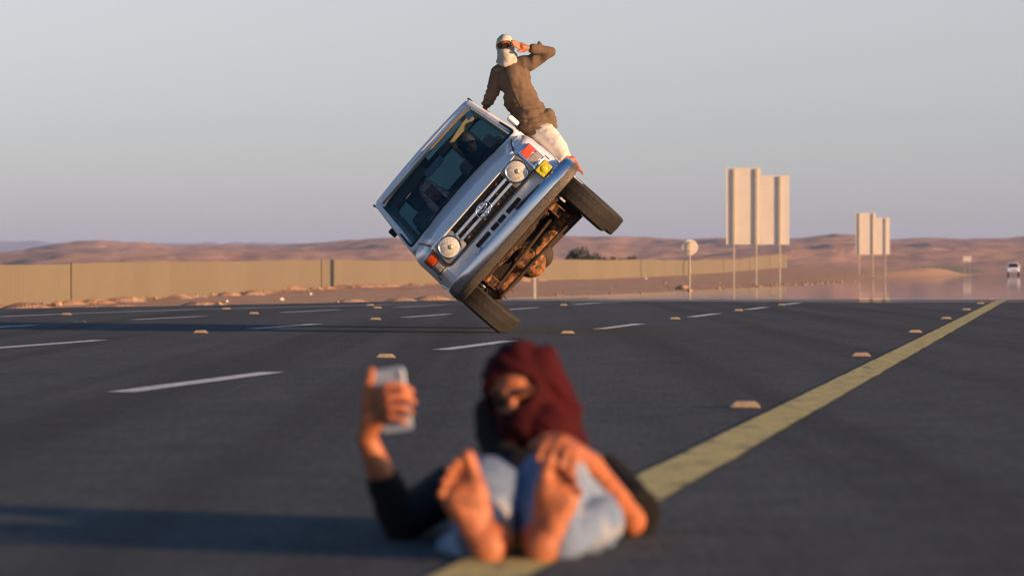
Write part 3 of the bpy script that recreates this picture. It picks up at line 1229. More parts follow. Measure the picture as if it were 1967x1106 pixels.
# ------------------------------------------------------------------ the vehicle far down the road
def far_car():
    d = 480.0
    p = P(1947, 530, d)
    yr = p.x * ST + p.y * CT
    c = empty('far_vehicle', (p.x, p.y, road_z(yr) + 0.01), (0, 0, -TH * 0.8))
    tag(c, 'small white off-road vehicle far down the road at the right edge', 'vehicle')
    prof = [(0, 0.55), (0.78, 0.55), (0.84, 0.62), (0.84, 1.0), (0.80, 1.10), (0.72, 1.13), (0, 1.15)]
    rings = []
    for y, k, dz in ((0.0, 0.94, -0.05), (0.08, 1.0, 0.0), (1.1, 1.0, 0.06), (4.3, 1.0, 0.10)):
        h = [(x * k, z + (dz if z > 0.9 else 0)) for x, z in prof]
        rings.append([(x, y, z) for x, z in h] + [(-x, y, z) for x, z in reversed(h[1:-1])])
    MB().loft(rings).build('body', 'paint', c, 35)
    MB().loft([[(-0.80, 1.05, 1.15), (0.80, 1.05, 1.15), (0.80, 4.3, 1.2), (-0.80, 4.3, 1.2)], [(-0.68, 1.5, 1.84), (0.68, 1.5, 1.84), (0.70, 4.2, 1.84), (-0.70, 4.2, 1.84)],
               [(-0.60, 1.6, 1.90), (0.60, 1.6, 1.90), (0.62, 4.1, 1.90), (-0.62, 4.1, 1.90)]]).build('cab', 'paint', c, 20, 0.02)
    MB().prism([(-0.70, 1.065, 1.22), (0.70, 1.065, 1.22), (0.61, 1.43, 1.80), (-0.61, 1.43, 1.80)], (0, -0.012, 0.004)).build('windscreen', 'grille_dark', c, 0)
    MB().box((0, -0.03, 0.86), (0.84, 0.03, 0.14)).build('grille', 'black_trim', c, 0, 0.01)
    MB().box((0, -0.09, 0.62), (1.66, 0.12, 0.16)).build('bumper', 'bumper_chrome', c, 0, 0.03)
    for s in (-1, 1):
        MB().lathe([(0, -0.03), (0.09, -0.02), (0.10, 0.02)], 16, (s * 0.58, 0.0, 0.88), (0, 1, 0)).build('headlight', 'lens_clear', c, 60)
        MB().box((s * 0.93, 1.3, 1.32), (0.14, 0.06, 0.2)).build('side_mirror', 'paint', c, 0, 0.02)
        for y in (0.7, 3.3):
            w = empty('wheel', (s * 0.72, y, 0.37))
            w.parent = c
            MB().lathe([(0.2, -0.11), (0.34, -0.12), (0.37, -0.09), (0.37, 0.09), (0.34, 0.12), (0.2, 0.11)], 24, (0, 0, 0), (1, 0, 0), True).build('tyre', 'tyre_rubber', w, 40)
            MB().lathe([(0, -0.04), (0.2, -0.04), (0.2, 0.04), (0, 0.04)], 16, (0, 0, 0), (1, 0, 0)).build('rim', 'rim', w, 40)


far_car()

# ------------------------------------------------------------------ the vehicle driven on two wheels
ROLL = R(48.5)
YAW = math.atan((1150 - 983.5) / F)
veh = empty('off_road_vehicle')
VEH_ROT = Matrix.Rotation(-YAW, 4, 'Z') @ Matrix.Rotation(-ROLL, 4, 'Y')
TYRE_R, TYRE_W, TRACK, WB0, WB1 = 0.375, 0.228, 0.715, 0.74, 3.30
SINK = 0.028
# the lower tyres' shoulders carry the vehicle: find their lowest point
_low = min((VEH_ROT @ Vector((-TRACK + dx, WB0, TYRE_R + math.sin(a) * 0 - r))).z for dx, r in ((-TYRE_W / 2, TYRE_R - 0.045), (-TYRE_W / 2 + 0.03, TYRE_R - 0.012), (-TYRE_W / 2 + 0.05, TYRE_R), (0, TYRE_R)) for a in (0,))
_c = VEH_ROT @ Vector((-TRACK - 0.09, WB0, 0.0))
_t = P(972, 640, 33.6)
veh.location = Vector((_t.x - _c.x, _t.y - _c.y, -_low - SINK))
veh.rotation_euler = VEH_ROT.to_euler()
VEH_M = Matrix.Translation(veh.location) @ VEH_ROT
tag(veh, 'white off-road vehicle tilted up on its two right wheels on the road', 'vehicle')


def V(x, y, z):
    return VEH_M @ Vector((x, y, z))


def proj(p):
    return (round(983.5 + F * p.x / p.y), round(HOR + (CAMH - p.z) * F / p.y))


# --- front body: fenders, engine bay, nose
def arch(y, c, r=0.43):
    d = abs(y - c)
    return TYRE_R + math.sqrt(max(0, r * r - d * d)) if d < r else 0.0


def body_half(y):
    w = lerp_table([(0.10, 0.70), (0.125, 0.735), (0.17, 0.755), (0.26, 0.775), (0.40, 0.81), (0.62, 0.84), (0.95, 0.84), (1.22, 0.825)], y)
    zt = lerp_table([(0.10, 1.055), (0.115, 1.095), (0.145, 1.13), (0.19, 1.15), (0.30, 1.17), (0.50, 1.19), (1.22, 1.27)], y)
    zc = lerp_table([(0.10, 1.06), (0.115, 1.11), (0.145, 1.16), (0.19, 1.185), (0.30, 1.212), (0.50, 1.24), (1.22, 1.335)], y)
    zb = max(lerp_table([(0.1, 0.66), (0.3, 0.60), (1.2, 0.52)], y), arch(y, WB0))
    return [(0, zb), (w * 0.5, zb), (w - 0.05, zb), (w - 0.01, zb + 0.008), (w + 0.004, zb + 0.03), (w, zb + (zt - zb) * 0.35), (w - 0.004, zt - 0.10), (w - 0.012, zt - 0.055),
            (w - 0.04, zt - 0.018), (w - 0.09, zt), (w * 0.80, zt + (zc - zt) * 0.40), (w * 0.62, zt + (zc - zt) * 0.72), (w * 0.35, zt + (zc - zt) * 0.93), (0, zc)]


ys = [0.10, 0.107, 0.115, 0.128, 0.145, 0.17, 0.21, 0.26, 0.31]
ys += [0.312 + 0.0285 * k for k in range(31)] + [1.175, 1.22]
ys = sorted(set(round(y, 4) for y in ys))
rings = []
for y in ys:
    h = body_half(y)
    ring = [(x, y, z) for x, z in h] + [(-x, y, z) for x, z in reversed(h[1:-1])]
    rings.append(ring)
MB().loft(rings).build('body', 'paint', veh, 38)
# flares over the front wheels
for s in (-1, 1):
    pts = []
    for k in range(15):
        a = R(38 + 134 * k / 14)
        y = WB0 - math.cos(a) * 0.44
        pts.append((s * (lerp_table([(0.26, 0.775), (0.40, 0.81), (0.62, 0.84), (0.95, 0.84), (1.22, 0.825)], y) - 0.004), y, TYRE_R + math.sin(a) * 0.44))
    MB().tube(pts, 0.022, 8).build('wheel_flare', 'paint', veh, 60)

# hood, a thin panel on the body with its own edges
hg, nx = [], 17
hys = [0.106, 0.112, 0.12, 0.132, 0.15, 0.18, 0.22, 0.28, 0.36, 0.5, 0.7, 0.9, 1.05, 1.15]
for y in hys:
    w = lerp_table([(0.118, 0.60), (0.2, 0.63), (1.15, 0.70)], y)
    h = body_half(y)
    row = []
    for k in range(nx):
        x = -w + 2 * w * k / (nx - 1)
        ax = abs(x)
        z = None
        for (x0, z0), (x1, z1) in zip(h[9:], h[10:]):
            if x1 <= ax <= x0 + 1e-9:
                z = z0 + (z1 - z0) * (x0 - ax) / (x0 - x1)
        if z is None:
            z = h[9][1]
        crease = 0.010 * smoothstep(0.50, 0.46, ax)
        row.append((x, y - 0.042 * smoothstep(0.32, 0.11, y), z + 0.007 + crease))
    hg.append(row)
vs = [p for r_ in hg for p in r_]
fs = [(i * nx + k, i * nx + k + 1, (i + 1) * nx + k + 1, (i + 1) * nx + k) for i in range(len(hys) - 1) for k in range(nx - 1)]
hood = MB().add(vs, fs).build('hood', 'paint', veh, 40, recalc=False)
for s in (0, -1):
    MB().tube([Vector(r_[s]) + Vector((0.006 if s else -0.006, 0, -0.004)) for r_ in hg[4:]], 0.0065, 6).build('hood_gap', 'seal', hood, 60)
sm = hood.modifiers.new('solid', 'SOLIDIFY')
sm.thickness = 0.012
sm.offset = -1

# nose panel with its row of slots under the grille
def rrect(cx, cz, w, h, r, y, n=5):
    pts = []
    for sx, sz, a0 in ((1, 1, 0), (-1, 1, 90), (-1, -1, 180), (1, -1, 270)):
        for k in range(n + 1):
            a = R(a0 + 90 * k / n)
            pts.append((cx + sx * (w / 2 - r) + math.cos(a) * r, y, cz + sz * (h / 2 - r) + math.sin(a) * r))
    return pts


MB().prism(rrect(0, 0.765, 1.36, 0.20, 0.02, 0.088), (0, 0.03, 0)).build('nose_panel', 'paint', veh, 30, 0.006)
for cx, w in ((-0.222, 0.19), (-0.050, 0.095), (0.050, 0.095), (0.222, 0.19)):
    MB().prism(rrect(cx, 0.787, w, 0.046, 0.012, 0.0865), (0, 0.03, 0)).build('air_slot', 'grille_dark', veh, 30)
    # rim of the slot
    MB().loft([rrect(cx, 0.787, w, 0.046, 0.012, 0.084), rrect(cx, 0.787, w + 0.010, 0.056, 0.015, 0.084), rrect(cx, 0.787, w + 0.012, 0.058, 0.016, 0.0878)], caps=False).build('slot_rim', 'paint', veh, 30)

# grille
GR = empty('grille')
GR.parent = veh
MB().prism(rrect(0, 0.975, 0.72, 0.205, 0.03, 0.084), (0, 0.02, 0)).build('grille_back', 'grille_dark', GR, 30)
for z in (1.012, 0.945):
    MB().prism(rrect(0, z, 0.74, 0.032, 0.012, 0.050), (0, 0.03, 0)).build('grille_bar', 'chrome', GR, 30, 0.003)
for k in range(-6, 7):
    MB().box((k * 0.054, 0.074, 0.975), (0.006, 0.016, 0.196)).build('grille_slat', 'rust_dark', GR, 0)
for x in (-0.21, 0.02, 0.22):
    for z in (1.047, 0.978, 0.908):
        MB().box((x + z * 0.9 - 0.9, 0.070, z), (0.022, 0.012, 0.018)).build('grille_clip', 'rust', GR, 0, 0.003)
# bright frame right round grille and lamps
fr_out, fr_in = rrect(0, 0.980, 1.29, 0.275, 0.05, 0.05), rrect(0, 0.980, 1.255, 0.240, 0.035, 0.05)
MB().loft([[(x, 0.088, z) for x, y, z in fr_out], [(x, 0.056, z) for x, y, z in fr_out], [(x, 0.052, z) for x, y, z in fr_in], [(x, 0.088, z) for x, y, z in fr_in]], caps=False).build('grille_frame', 'chrome', GR, 40)
MB().prism(rrect(0, 0.980, 1.26, 0.245, 0.035, 0.0865), (0, 0.012, 0)).build('lamp_panel', 'black_trim', GR, 30)
# emblem: two small ovals inside a large one
EM = empty('emblem')
EM.parent = veh


def oval(cx, cz, a, b, tube, y):
    pts = [(cx + math.cos(2 * math.pi * k / 40) * a, y, cz + math.sin(2 * math.pi * k / 40) * b) for k in range(40)]
    mb = MB()
    n = 8
    rings_ = []
    for k in range(40):
        p = Vector(pts[k])
        t = (Vector(pts[(k + 1) % 40]) - Vector(pts[k - 1])).normalized()
        nn = t.cross(Vector((0, 1, 0)))
        rings_.append([p + (nn * math.cos(q) + Vector((0, 1, 0)) * math.sin(q)) * tube for q in [2 * math.pi * j / n for j in range(n)]])
    rings_.append(rings_[0])
    return mb.loft(rings_, caps=False)


oval(0, 0.978, 0.086, 0.062, 0.0072, 0.038).build('ring', 'chrome', EM, 60)
oval(0, 0.978, 0.025, 0.056, 0.0060, 0.036).build('ring', 'chrome', EM, 60)
oval(0, 1.004, 0.063, 0.031, 0.0060, 0.036).build('ring', 'chrome', EM, 60)
for x in (-0.03, 0.03):
    MB().tube([(x, 0.042, 0.978), (x, 0.085, 0.978)], 0.006, 6).build('stud', 'black_trim', EM, 40)

# headlights
for s in (-1, 1):
    hl = empty('headlight', (s * 0.492, 0.06, 0.982))
    hl.parent = veh
    a, b = rrect(0, 0, 0.262, 0.236, 0.02, 0.0), [(math.cos(R(45 / 5 * 0)) * 0, 0, 0)]
    outer = rrect(0, 0, 0.262, 0.226, 0.03, 0.008, 7)
    n = len(outer)
    circ = []
    for x, y, z in outer:
        an = math.atan2(z, x)
        circ.append((math.cos(an) * 0.112, -0.004, math.sin(an) * 0.112))
    MB().loft([[(x, 0.028, z) for x, y, z in outer], outer, circ, [(x * 0.97, 0.03, z * 0.97) for x, y, z in circ]], caps=False).build('bezel', 'bezel', hl, 40)
    MB().lathe([(0.116, 0.0), (0.116, -0.014), (0.110, -0.020), (0.103, -0.016), (0.103, 0.0)], 40, (0, 0, 0), (0, 1, 0)).build('lamp_ring', 'chrome', hl, 40)
    MB().lathe([(0.0, 0.075), (0.03, 0.072), (0.07, 0.05), (0.098, 0.01), (0.104, -0.004)], 40, (0, 0.0, 0), (0, 1, 0)).build('reflector', 'reflector', hl, 60)
    MB().lathe([(0.0, -0.030), (0.03, -0.029), (0.06, -0.025), (0.09, -0.016), (0.104, -0.008)], 40, (0, 0, 0), (0, 1, 0)).build('lens', 'lens_clear', hl, 60)
    MB().lathe([(0.0, -0.036), (0.012, -0.035), (0.022, -0.031), (0.028, -0.026)], 20, (0, 0, 0), (0, 1, 0)).build('bulb_shield', 'bezel', hl, 60)

# corner lamps, orange over clear, wrapped round the corner
for s in (-1, 1):
    def corner(z0, z1, d):
        pl = [(0.640, 0.078), (0.700, 0.082), (0.742, 0.100), (0.766, 0.150), (0.778, 0.215), (0.74, 0.215), (0.70, 0.13), (0.640, 0.11)]
        r0 = [(s * (x + d * 0.4), y - d, z0) for x, y in pl]
        r1 = [(s * (x + d * 0.4), y - d, z1) for x, y in pl]
        return MB().loft([r0, r1])
    cl = corner(0.985, 1.078, 0.010).build('turn_signal', 'lens_orange', veh, 30, 0.008)
    corner(0.890, 0.979, 0.006).build('side_lamp', 'lens_smoke', veh, 30, 0.010)
    corner(0.878, 1.090, 0.001).build('lamp_surround', 'chrome', veh, 30, 0.004)

# yellow fog lamp on the left of the bumper only
fg = empty('fog_lamp', (0.685, 0.02, 0.800))
fg.parent = veh
MB().prism(rrect(0, 0, 0.150, 0.118, 0.018, -0.03), (0, 0.07, 0)).build('housing', 'black_trim', fg, 30, 0.006)
MB().prism(rrect(0, 0, 0.140, 0.108, 0.014, -0.045), (0, 0.016, 0)).build('lens', 'lens_yellow', fg, 30, 0.006)
MB().lathe([(0.0, -0.056), (0.022, -0.054), (0.036, -0.047), (0.040, -0.044)], 24, (0, 0, 0), (0, 1, 0)).build('lens_ring', 'lens_yellow', fg, 60)
MB().box((0, 0.0, -0.07), (0.03, 0.03, 0.05)).build('bracket', 'black_trim', fg, 0, 0.004)
MB().box((0.38, 0.02, 0.735), (0.34, 0.05, 0.03), Matrix.Rotation(R(4), 3, 'Y')).build('bumper_bracket', 'rust_dark', veh, 0, 0.006)
MB().tube([(-0.29, 0.06, 0.75), (-0.33, 0.02, 0.73), (-0.36, 0.0, 0.735), (-0.37, 0.02, 0.76)], 0.010, 8).build('tow_hook', 'chrome', veh, 60)

# bumper: one bright pressing with a dull lower half, wrapped round the ends
BP = [(x + 0.045, y + 0.06) for x, y in [(-0.885, 0.48), (-0.880, 0.30), (-0.862, 0.15), (-0.82, 0.035), (-0.74, -0.03), (-0.60, -0.062), (-0.30, -0.085), (0, -0.092), (0.30, -0.085), (0.60, -0.062), (0.74, -0.03), (0.82, 0.035), (0.862, 0.15), (0.880, 0.30), (0.885, 0.48)]]
BP = [(0.045 + (x - 0.045) * 1.0, y) for x, y in BP]


def bumper_sweep(prof):
    rings_ = []
    for i, (x, y) in enumerate(BP):
        a = Vector(BP[max(0, i - 1)])
        b = Vector(BP[min(len(BP) - 1, i + 1)])
        t = (b - a).normalized()
        nrm = Vector((t.y, -t.x))
        dent = 0.016 * math.exp(-((x - 0.16) / 0.10) ** 2)
        taper = 1.0 - 0.26 * smoothstep(0.80, 0.9, abs(x - 0.045))
        rings_.append([(x + nrm.x * (o - dent * k), y + nrm.y * (o - dent * k), 0.67 + (z - 0.67) * taper) for o, z, k in prof])
    return MB().loft(rings_)


bumper_sweep([(-0.13, 0.726, 0), (-0.05, 0.728, 0), (-0.014, 0.727, 0.3), (-0.002, 0.722, 0.6), (0.003, 0.712, 0.8), (0.010, 0.670, 1.3), (0.013, 0.632, 1.2), (0.011, 0.618, 0.8), (0.003, 0.612, 0.4), (-0.04, 0.614, 0), (-0.05, 0.67, 0)]).build('bumper', 'bumper_chrome', veh, 30)
bumper_sweep([(-0.022, 0.6105, 0), (0.008, 0.6105, 0.6), (0.008, 0.575, 0.4), (0.002, 0.540, 0), (-0.006, 0.532, 0), (-0.014, 0.536, 0), (-0.016, 0.575, 0)]).build('bumper_skirt', 'bumper_low', veh, 30)

# --- windscreen and its frame
WS_B, WS_T = Vector((0, 1.150, 1.345)), Vector((0, 1.482, 1.876))


def ws(u, t, off=0.0):
    """u from -1 to 1 across, t from 0 to 1 up"""
    hw = 0.768 + (0.688 - 0.768) * t
    p = WS_B.lerp(WS_T, t)
    nrm = Vector((0, -(WS_T - WS_B).z, (WS_T - WS_B).y)).normalized()
    p = p + nrm * (off - 0.035 * u * u)
    return Vector((u * hw, p.y, p.z))


def ws_loop(mu, mt, r, off, n=6, k=10):
    """rounded outline, widened by mu across and mt up"""
    pts = []
    corners = [(1 + mu - r, 1 + mt - r * 1.3, 0), (-1 - mu + r, 1 + mt - r * 1.3, 90), (-1 - mu + r, -mt + r * 1.3, 180), (1 + mu - r, -mt + r * 1.3, 270)]
    for (u, t, a0), (u2, t2, _a) in zip(corners, corners[1:] + corners[:1]):
        for j in range(n + 1):
            a = R(a0 + 90 * j / n)
            pts.append((u + math.cos(a) * r, t + math.sin(a) * r * 1.3))
        ue, te = pts[-1]
        un, tn = u2 + math.cos(R(_a)) * r, t2 + math.sin(R(_a)) * r * 1.3
        for j in range(1, k):
            pts.append((ue + (un - ue) * j / k, te + (tn - te) * j / k))
    return [ws(u, t, off) for u, t in pts]


gl_in = ws_loop(0.0, 0.0, 0.05, 0.0)
wsd = MB()
wsg = ws_loop(0.01, 0.01, 0.055, 0.0)
# glass as a fan of strips following the curve
gu, gt = 14, 6
gvs = [ws(-1.01 + 2.02 * i / gu, -0.01 + 1.02 * j / gt, 0.0) for j in range(gt + 1) for i in range(gu + 1)]
gfs = [(j * (gu + 1) + i, j * (gu + 1) + i + 1, (j + 1) * (gu + 1) + i + 1, (j + 1) * (gu + 1) + i) for j in range(gt) for i in range(gu)]
wind = MB().add(gvs, gfs).build('windscreen', 'glass', veh, 180, recalc=False)
MB().loft([ws_loop(0.03, 0.045, 0.05, 0.006), ws_loop(0.028, 0.042, 0.05, 0.014), ws_loop(0.000, 0.0, 0.035, 0.012), ws_loop(-0.002, -0.003, 0.035, -0.06)], caps=False).build('seal', 'seal', wind, 60)
MB().loft([ws_loop(0.060, 0.115, 0.08, -0.06), ws_loop(0.060, 0.115, 0.08, -0.014), ws_loop(0.048, 0.09, 0.075, 0.004), ws_loop(0.026, 0.040, 0.05, 0.008)], caps=False).build('windscreen_frame', 'paint', veh, 50)
# stickers inside the glass
for u, t, w, h, rot in ((0.50, 0.90, 0.32, 0.085, 0), (0.13, 0.895, 0.20, 0.075, 4), (0.86, 0.84, 0.075, 0.07, 0), (0.88, 0.93, 0.055, 0.055, 20)):
    c_ = ws(u, t, -0.012)
    ex = Vector((1, 0, 0))
    ez = (WS_T - WS_B).normalized()
    q = [c_ + ex * sx * w / 2 + ez * sz * h / 2 for sx, sz in ((-1, -1), (1, -1), (1, 1), (-1, 1))]
    MB().prism(q, (0, 0.003, 0)).build('sticker', 'sticker', wind, 0)
# wipers
for x0 in (-0.45, 0.22):
    a_, b_ = ws(x0 / 0.75, -0.04, 0.03), ws((x0 + 0.44) / 0.75, 0.035, 0.022)
    MB().tube([a_, a_.lerp(b_, 0.5) + Vector((0, -0.006, 0.01)), b_], 0.007, 6).build('wiper', 'black_trim', veh, 40)

# --- cab: sides, pillars, roof
def side_poly(y0, y1, zt, arch_c=None):
    pts = [(y0, 0.52)]
    if arch_c:
        for k in range(13):
            a = R(180 - 180 * k / 12)
            pts.append((arch_c + math.cos(a) * 0.43, max(0.52, TYRE_R + math.sin(a) * 0.43)))
    pts += [(y1, 0.52), (y1, zt), (y0, zt)]
    return pts


for s in (-1, 1):
    dr = MB().prism([(s * 0.825, y, z) for y, z in side_poly(1.225, 2.22, 1.275)], (-s * 0.06, 0, 0)).build('door', 'paint', veh, 30, 0.01)
    MB().box((s * 0.838, 2.08, 1.12), (0.025, 0.16, 0.03)).build('handle', 'black_trim', dr, 0, 0.006)
    MB().prism([(s * 0.824, y, z) for y, z in side_poly(2.226, 4.12, 1.275, WB1)], (-s * 0.06, 0, 0)).build('side_panel', 'paint', veh, 30, 0.01)
    MB().box((s * 0.829, 2.2, 0.80), (0.02, 1.90, 0.06)).build('side_moulding', 'black_trim', veh, 0, 0.008)
    for (y0, y1, w) in ((1.20, 1.52, 0.05), (2.24, 2.24, 0.06), (3.2, 3.2, 0.05), (4.08, 3.98, 0.06)):
        q = []
        b0, b1 = Vector((s * 0.800, y0, 1.26)), Vector((s * 0.722, y1, 1.885))
        MB().prism([b0 + Vector((0, -w, 0)), b0 + Vector((0, w, 0)), b1 + Vector((0, w, 0)), b1 + Vector((0, -w, 0))], (-s * 0.055, 0, 0)).build('pillar', 'paint', veh, 0, 0.012)
    for (ya, yb, yc, yd) in ((2.30, 3.15, 3.15, 2.30), (3.25, 4.02, 3.92, 3.25)):
        MB().prism([(s * 0.79, ya, 1.27), (s * 0.79, yb, 1.27), (s * 0.715, yc, 1.87), (s * 0.715, yd, 1.87)], (-s * 0.006, 0, 0)).build('side_window', 'tinted_glass', veh, 0)
    if s < 0:
        MB().prism([(s * 0.79, 1.27, 1.27), (s * 0.79, 2.18, 1.27), (s * 0.715, 2.18, 1.87), (s * 0.715, 1.55, 1.87)], (-s * 0.006, 0, 0)).build('side_window', 'tinted_glass', veh, 0)

rr_ = []
for y, z, hw in ((1.475, 1.900, 0.670), (1.485, 1.915, 0.690), (1.52, 1.928, 0.705), (1.60, 1.936, 0.712), (2.4, 1.945, 0.715), (3.4, 1.94, 0.715), (4.0, 1.93, 0.71), (4.08, 1.90, 0.70)):
    prof = [(0, z), (hw * 0.6, z - 0.008), (hw * 0.88, z - 0.024), (hw * 0.97, z - 0.045), (hw, z - 0.075), (hw - 0.02, z - 0.10), (hw * 0.9, z - 0.085), (0, z - 0.07)]
    rr_.append([(x, y, q) for x, q in prof] + [(-x, y, q) for x, q in reversed(prof[1:-1])])
MB().loft(rr_).build('roof', 'paint', veh, 50)
for s in (-1, 1):
    MB().tube([(s * 0.725, 1.50, 1.895), (s * 0.735, 2.0, 1.905), (s * 0.735, 3.9, 1.90)], 0.012, 8).build('rain_gutter', 'black_trim', veh, 50)
MB().prism([(-0.80, 4.10, 0.52), (0.80, 4.10, 0.52), (0.80, 4.10, 1.27), (-0.80, 4.10, 1.27)], (0, 0.03, 0)).build('rear_wall', 'paint', veh, 20)
MB().prism([(-0.785, 4.09, 1.275), (0.785, 4.09, 1.275), (0.715, 4.02, 1.88), (-0.715, 4.02, 1.88)], (0, 0.006, 0)).build('rear_window', 'tinted_glass', veh, 0)
MB().box((0, 2.66, 0.70), (1.50, 2.86, 0.10)).build('floor_pan', 'underbody', veh, 0)

# mirrors on the doors
for s in (-1, 1):
    mi = empty('side_mirror', (s * (0.862 if s > 0 else 0.80), 1.40, 1.40 if s > 0 else 1.56), (0, 0, s * R(48)))
    mi.scale = (0.6, 0.8, 0.85) if s > 0 else (0.62, 0.7, 0.62)
    mi.parent = veh
    MB().prism(rrect(0, 0.0, 0.11, 0.15, 0.03, -0.02), (0, 0.05, 0)).build('mirror_shell', 'paint' if s > 0 else 'black_trim', mi, 40, 0.012)
    MB().prism(rrect(0, 0.0, 0.09, 0.13, 0.02, 0.031), (0, 0.003, 0)).build('mirror_glass', 'chrome', mi, 0)
    MB().tube([(-s * 0.09, 0.02, -0.13), (-s * 0.04, 0.0, -0.05)], 0.012, 8).build('mirror_arm', 'black_trim', mi, 40)

# --- cabin
MB().prism([(-0.74, 1.17, 1.20), (0.74, 1.17, 1.20), (0.74, 1.23, 1.315), (0.74, 1.50, 1.30), (0.74, 1.58, 1.0), (-0.74, 1.58, 1.0), (-0.74, 1.50, 1.30), (-0.74, 1.23, 1.315)][:0] or [(-0.74, 1.20, 1.05), (-0.74, 1.20, 1.300), (-0.74, 1.50, 1.285), (-0.74, 1.58, 1.05)], (1.48, 0, 0)).build('dashboard', 'interior_dark', veh, 0, 0.02)
MB().box((0, 2.6, 1.84), (1.30, 2.3, 0.02)).build('roof_lining', 'interior_tan', veh, 0)
for s in (-1, 1):
    MB().prism([(s * 0.10, 1.52, 1.83), (s * 0.62, 1.52, 1.83), (s * 0.62, 1.60, 1.72), (s * 0.10, 1.60, 1.72)], (0, 0.015, 0)).build('sun_visor', 'interior_tan', veh, 0, 0.006)
    st_ = empty('seat', (s * 0.37, 2.25, 0.75))
    st_.parent = veh
    MB().box((0, -0.12, 0.16), (0.50, 0.50, 0.18)).build('cushion', 'seat_grey', st_, 40, 0.05, 3)
    MB().box((0, 0.16, 0.50), (0.50, 0.15, 0.62), Matrix.Rotation(R(-10), 3, 'X')).build('backrest', 'seat_grey', st_, 40, 0.05, 3)
    MB().box((0, 0.22, 0.90), (0.27, 0.10, 0.20), Matrix.Rotation(R(-10), 3, 'X')).build('headrest', 'seat_grey', st_, 40, 0.04, 3)
rs2 = empty('rear_seat', (0, 3.2, 0.75))
rs2.parent = veh
MB().box((0, -0.1, 0.16), (1.35, 0.5, 0.18)).build('cushion', 'seat_grey', rs2, 40, 0.05, 3)
MB().box((0, 0.18, 0.48), (1.35, 0.15, 0.60), Matrix.Rotation(R(-10), 3, 'X')).build('backrest', 'seat_grey', rs2, 40, 0.05, 3)
rv = empty('rear_view_mirror', (-0.02, 1.48, 1.70))
rv.parent = veh
MB().prism(rrect(0, 0, 0.26, 0.075, 0.03, 0), (0, 0.03, 0)).build('mirror_shell', 'mirror_back', rv, 30, 0.008)
MB().tube([(0, 0.01, 0.02), (0, 0.0, 0.14)], 0.008, 6).build('mirror_stem', 'black_trim', rv, 40)
sw = empty('steering_wheel', (0.37, 1.70, 1.22), (R(-65), 0, 0))
sw.parent = veh
oval(0, 0, 0.19, 0.19, 0.014, 0).build('wheel_rim', 'black_trim', sw, 60)
for a in (90, 210, 330):
    MB().tube([(0, 0, 0), (math.cos(R(a)) * 0.185, 0, math.sin(R(a)) * 0.185)], 0.014, 6).build('spoke', 'black_trim', sw, 40)


# --- wheels
def tyre_mesh(clamp=None):
    W, Rr = TYRE_W, TYRE_R
    prof = [(0.205, -W * 0.36), (0.225, -W * 0.44), (0.27, -W * 0.50), (0.312, -W * 0.505), (0.336, -W * 0.495), (0.353, -W * 0.472), (0.3645, -W * 0.438), (0.3705, -W * 0.405)]
    xs = [-0.38, -0.30, -0.285, -0.235, -0.16, -0.145, -0.09, -0.03, -0.015, 0.015, 0.03, 0.09, 0.145, 0.16, 0.235, 0.285, 0.30, 0.38]
    gro = (-0.2925, -0.1525, 0.1525, 0.2925)
    n = 132
    vs, fs = [], []
    full = []
    for r, h in prof:
        full.append((r, h, None))
    for q in xs:
        full.append((Rr - 0.0025 * (abs(q) / 0.38) ** 2, q * W, q))
    for r, h in reversed(prof):
        full.append((r, -h, None))
    m = len(full)
    for k in range(n):
        an = 2 * math.pi * k / n
        for r, h, q in full:
            rr = r
            if q is not None:
                if min(abs(q - g) for g in gro) < 0.012:
                    rr -= 0.0035
                elif abs(q) > 0.2:
                    if (k + (1 if q > 0 else 0)) % 4 == 0:
                        rr -= 0.006
                elif abs(q) > 0.05:
                    if (k + int(abs(q) * 12)) % 3 == 0:
                        rr -= 0.004
                elif k % 4 == 1:
                    rr -= 0.004
            vs.append((h, math.cos(an) * rr, math.sin(an) * rr))
    for k in range(n):
        k2 = (k + 1) % n
        for j in range(m):
            j2 = (j + 1) % m
            fs.append((k * m + j, k * m + j2, k2 * m + j2, k2 * m + j))
    mb = MB()
    mb.add(vs, fs)
    return mb


def make_wheel(x, y, z, squash):
    w = empty('wheel', (x, y, z))
    w.parent = veh
    tm = tyre_mesh()
    if squash:
        Mw = VEH_M @ Matrix.Translation((x, y, z))
        inv = Mw.inverted()
        out = []
        for v in tm.v:
            g = Mw @ Vector(v)
            if g.z < 0.05:
                # the loaded shoulder flattens and bulges a little
                k = (0.05 - g.z)
                g.z = max(0.002, g.z) if g.z < 0.002 else g.z
                g.x += 0.18 * k
            out.append(tuple(inv @ g))
        tm.v = out
    tm.build('tyre', 'tyre_rubber', w, 35)
    s = 1 if x > 0 else -1
    MB().lathe([(0.205, -0.09), (0.19, -0.07), (0.18, 0.0), (0.185, 0.05), (0.205, 0.088), (0.212, 0.094), (0.212, 0.088), (0.17, 0.03), (0.12, 0.045), (0.08, 0.075), (0.05, 0.08), (0.0, 0.08)], 40, (0, 0, 0), (s, 0, 0)).build('rim', 'rim', w, 40)
    MB().lathe([(0.0, -0.06), (0.13, -0.06), (0.145, -0.03), (0.145, 0.0), (0.0, 0.0)], 28, (0, 0, 0), (s, 0, 0)).build('brake_drum', 'rust_dark', w, 40)
    return w


for s, yy, dz in ((-1, WB0, 0.0), (1, WB0, -0.035), (-1, WB1, 0.0), (1, WB1, -0.11)):
    make_wheel(s * (TRACK if yy == WB0 else TRACK + 0.055), yy, TYRE_R + dz, s < 0)

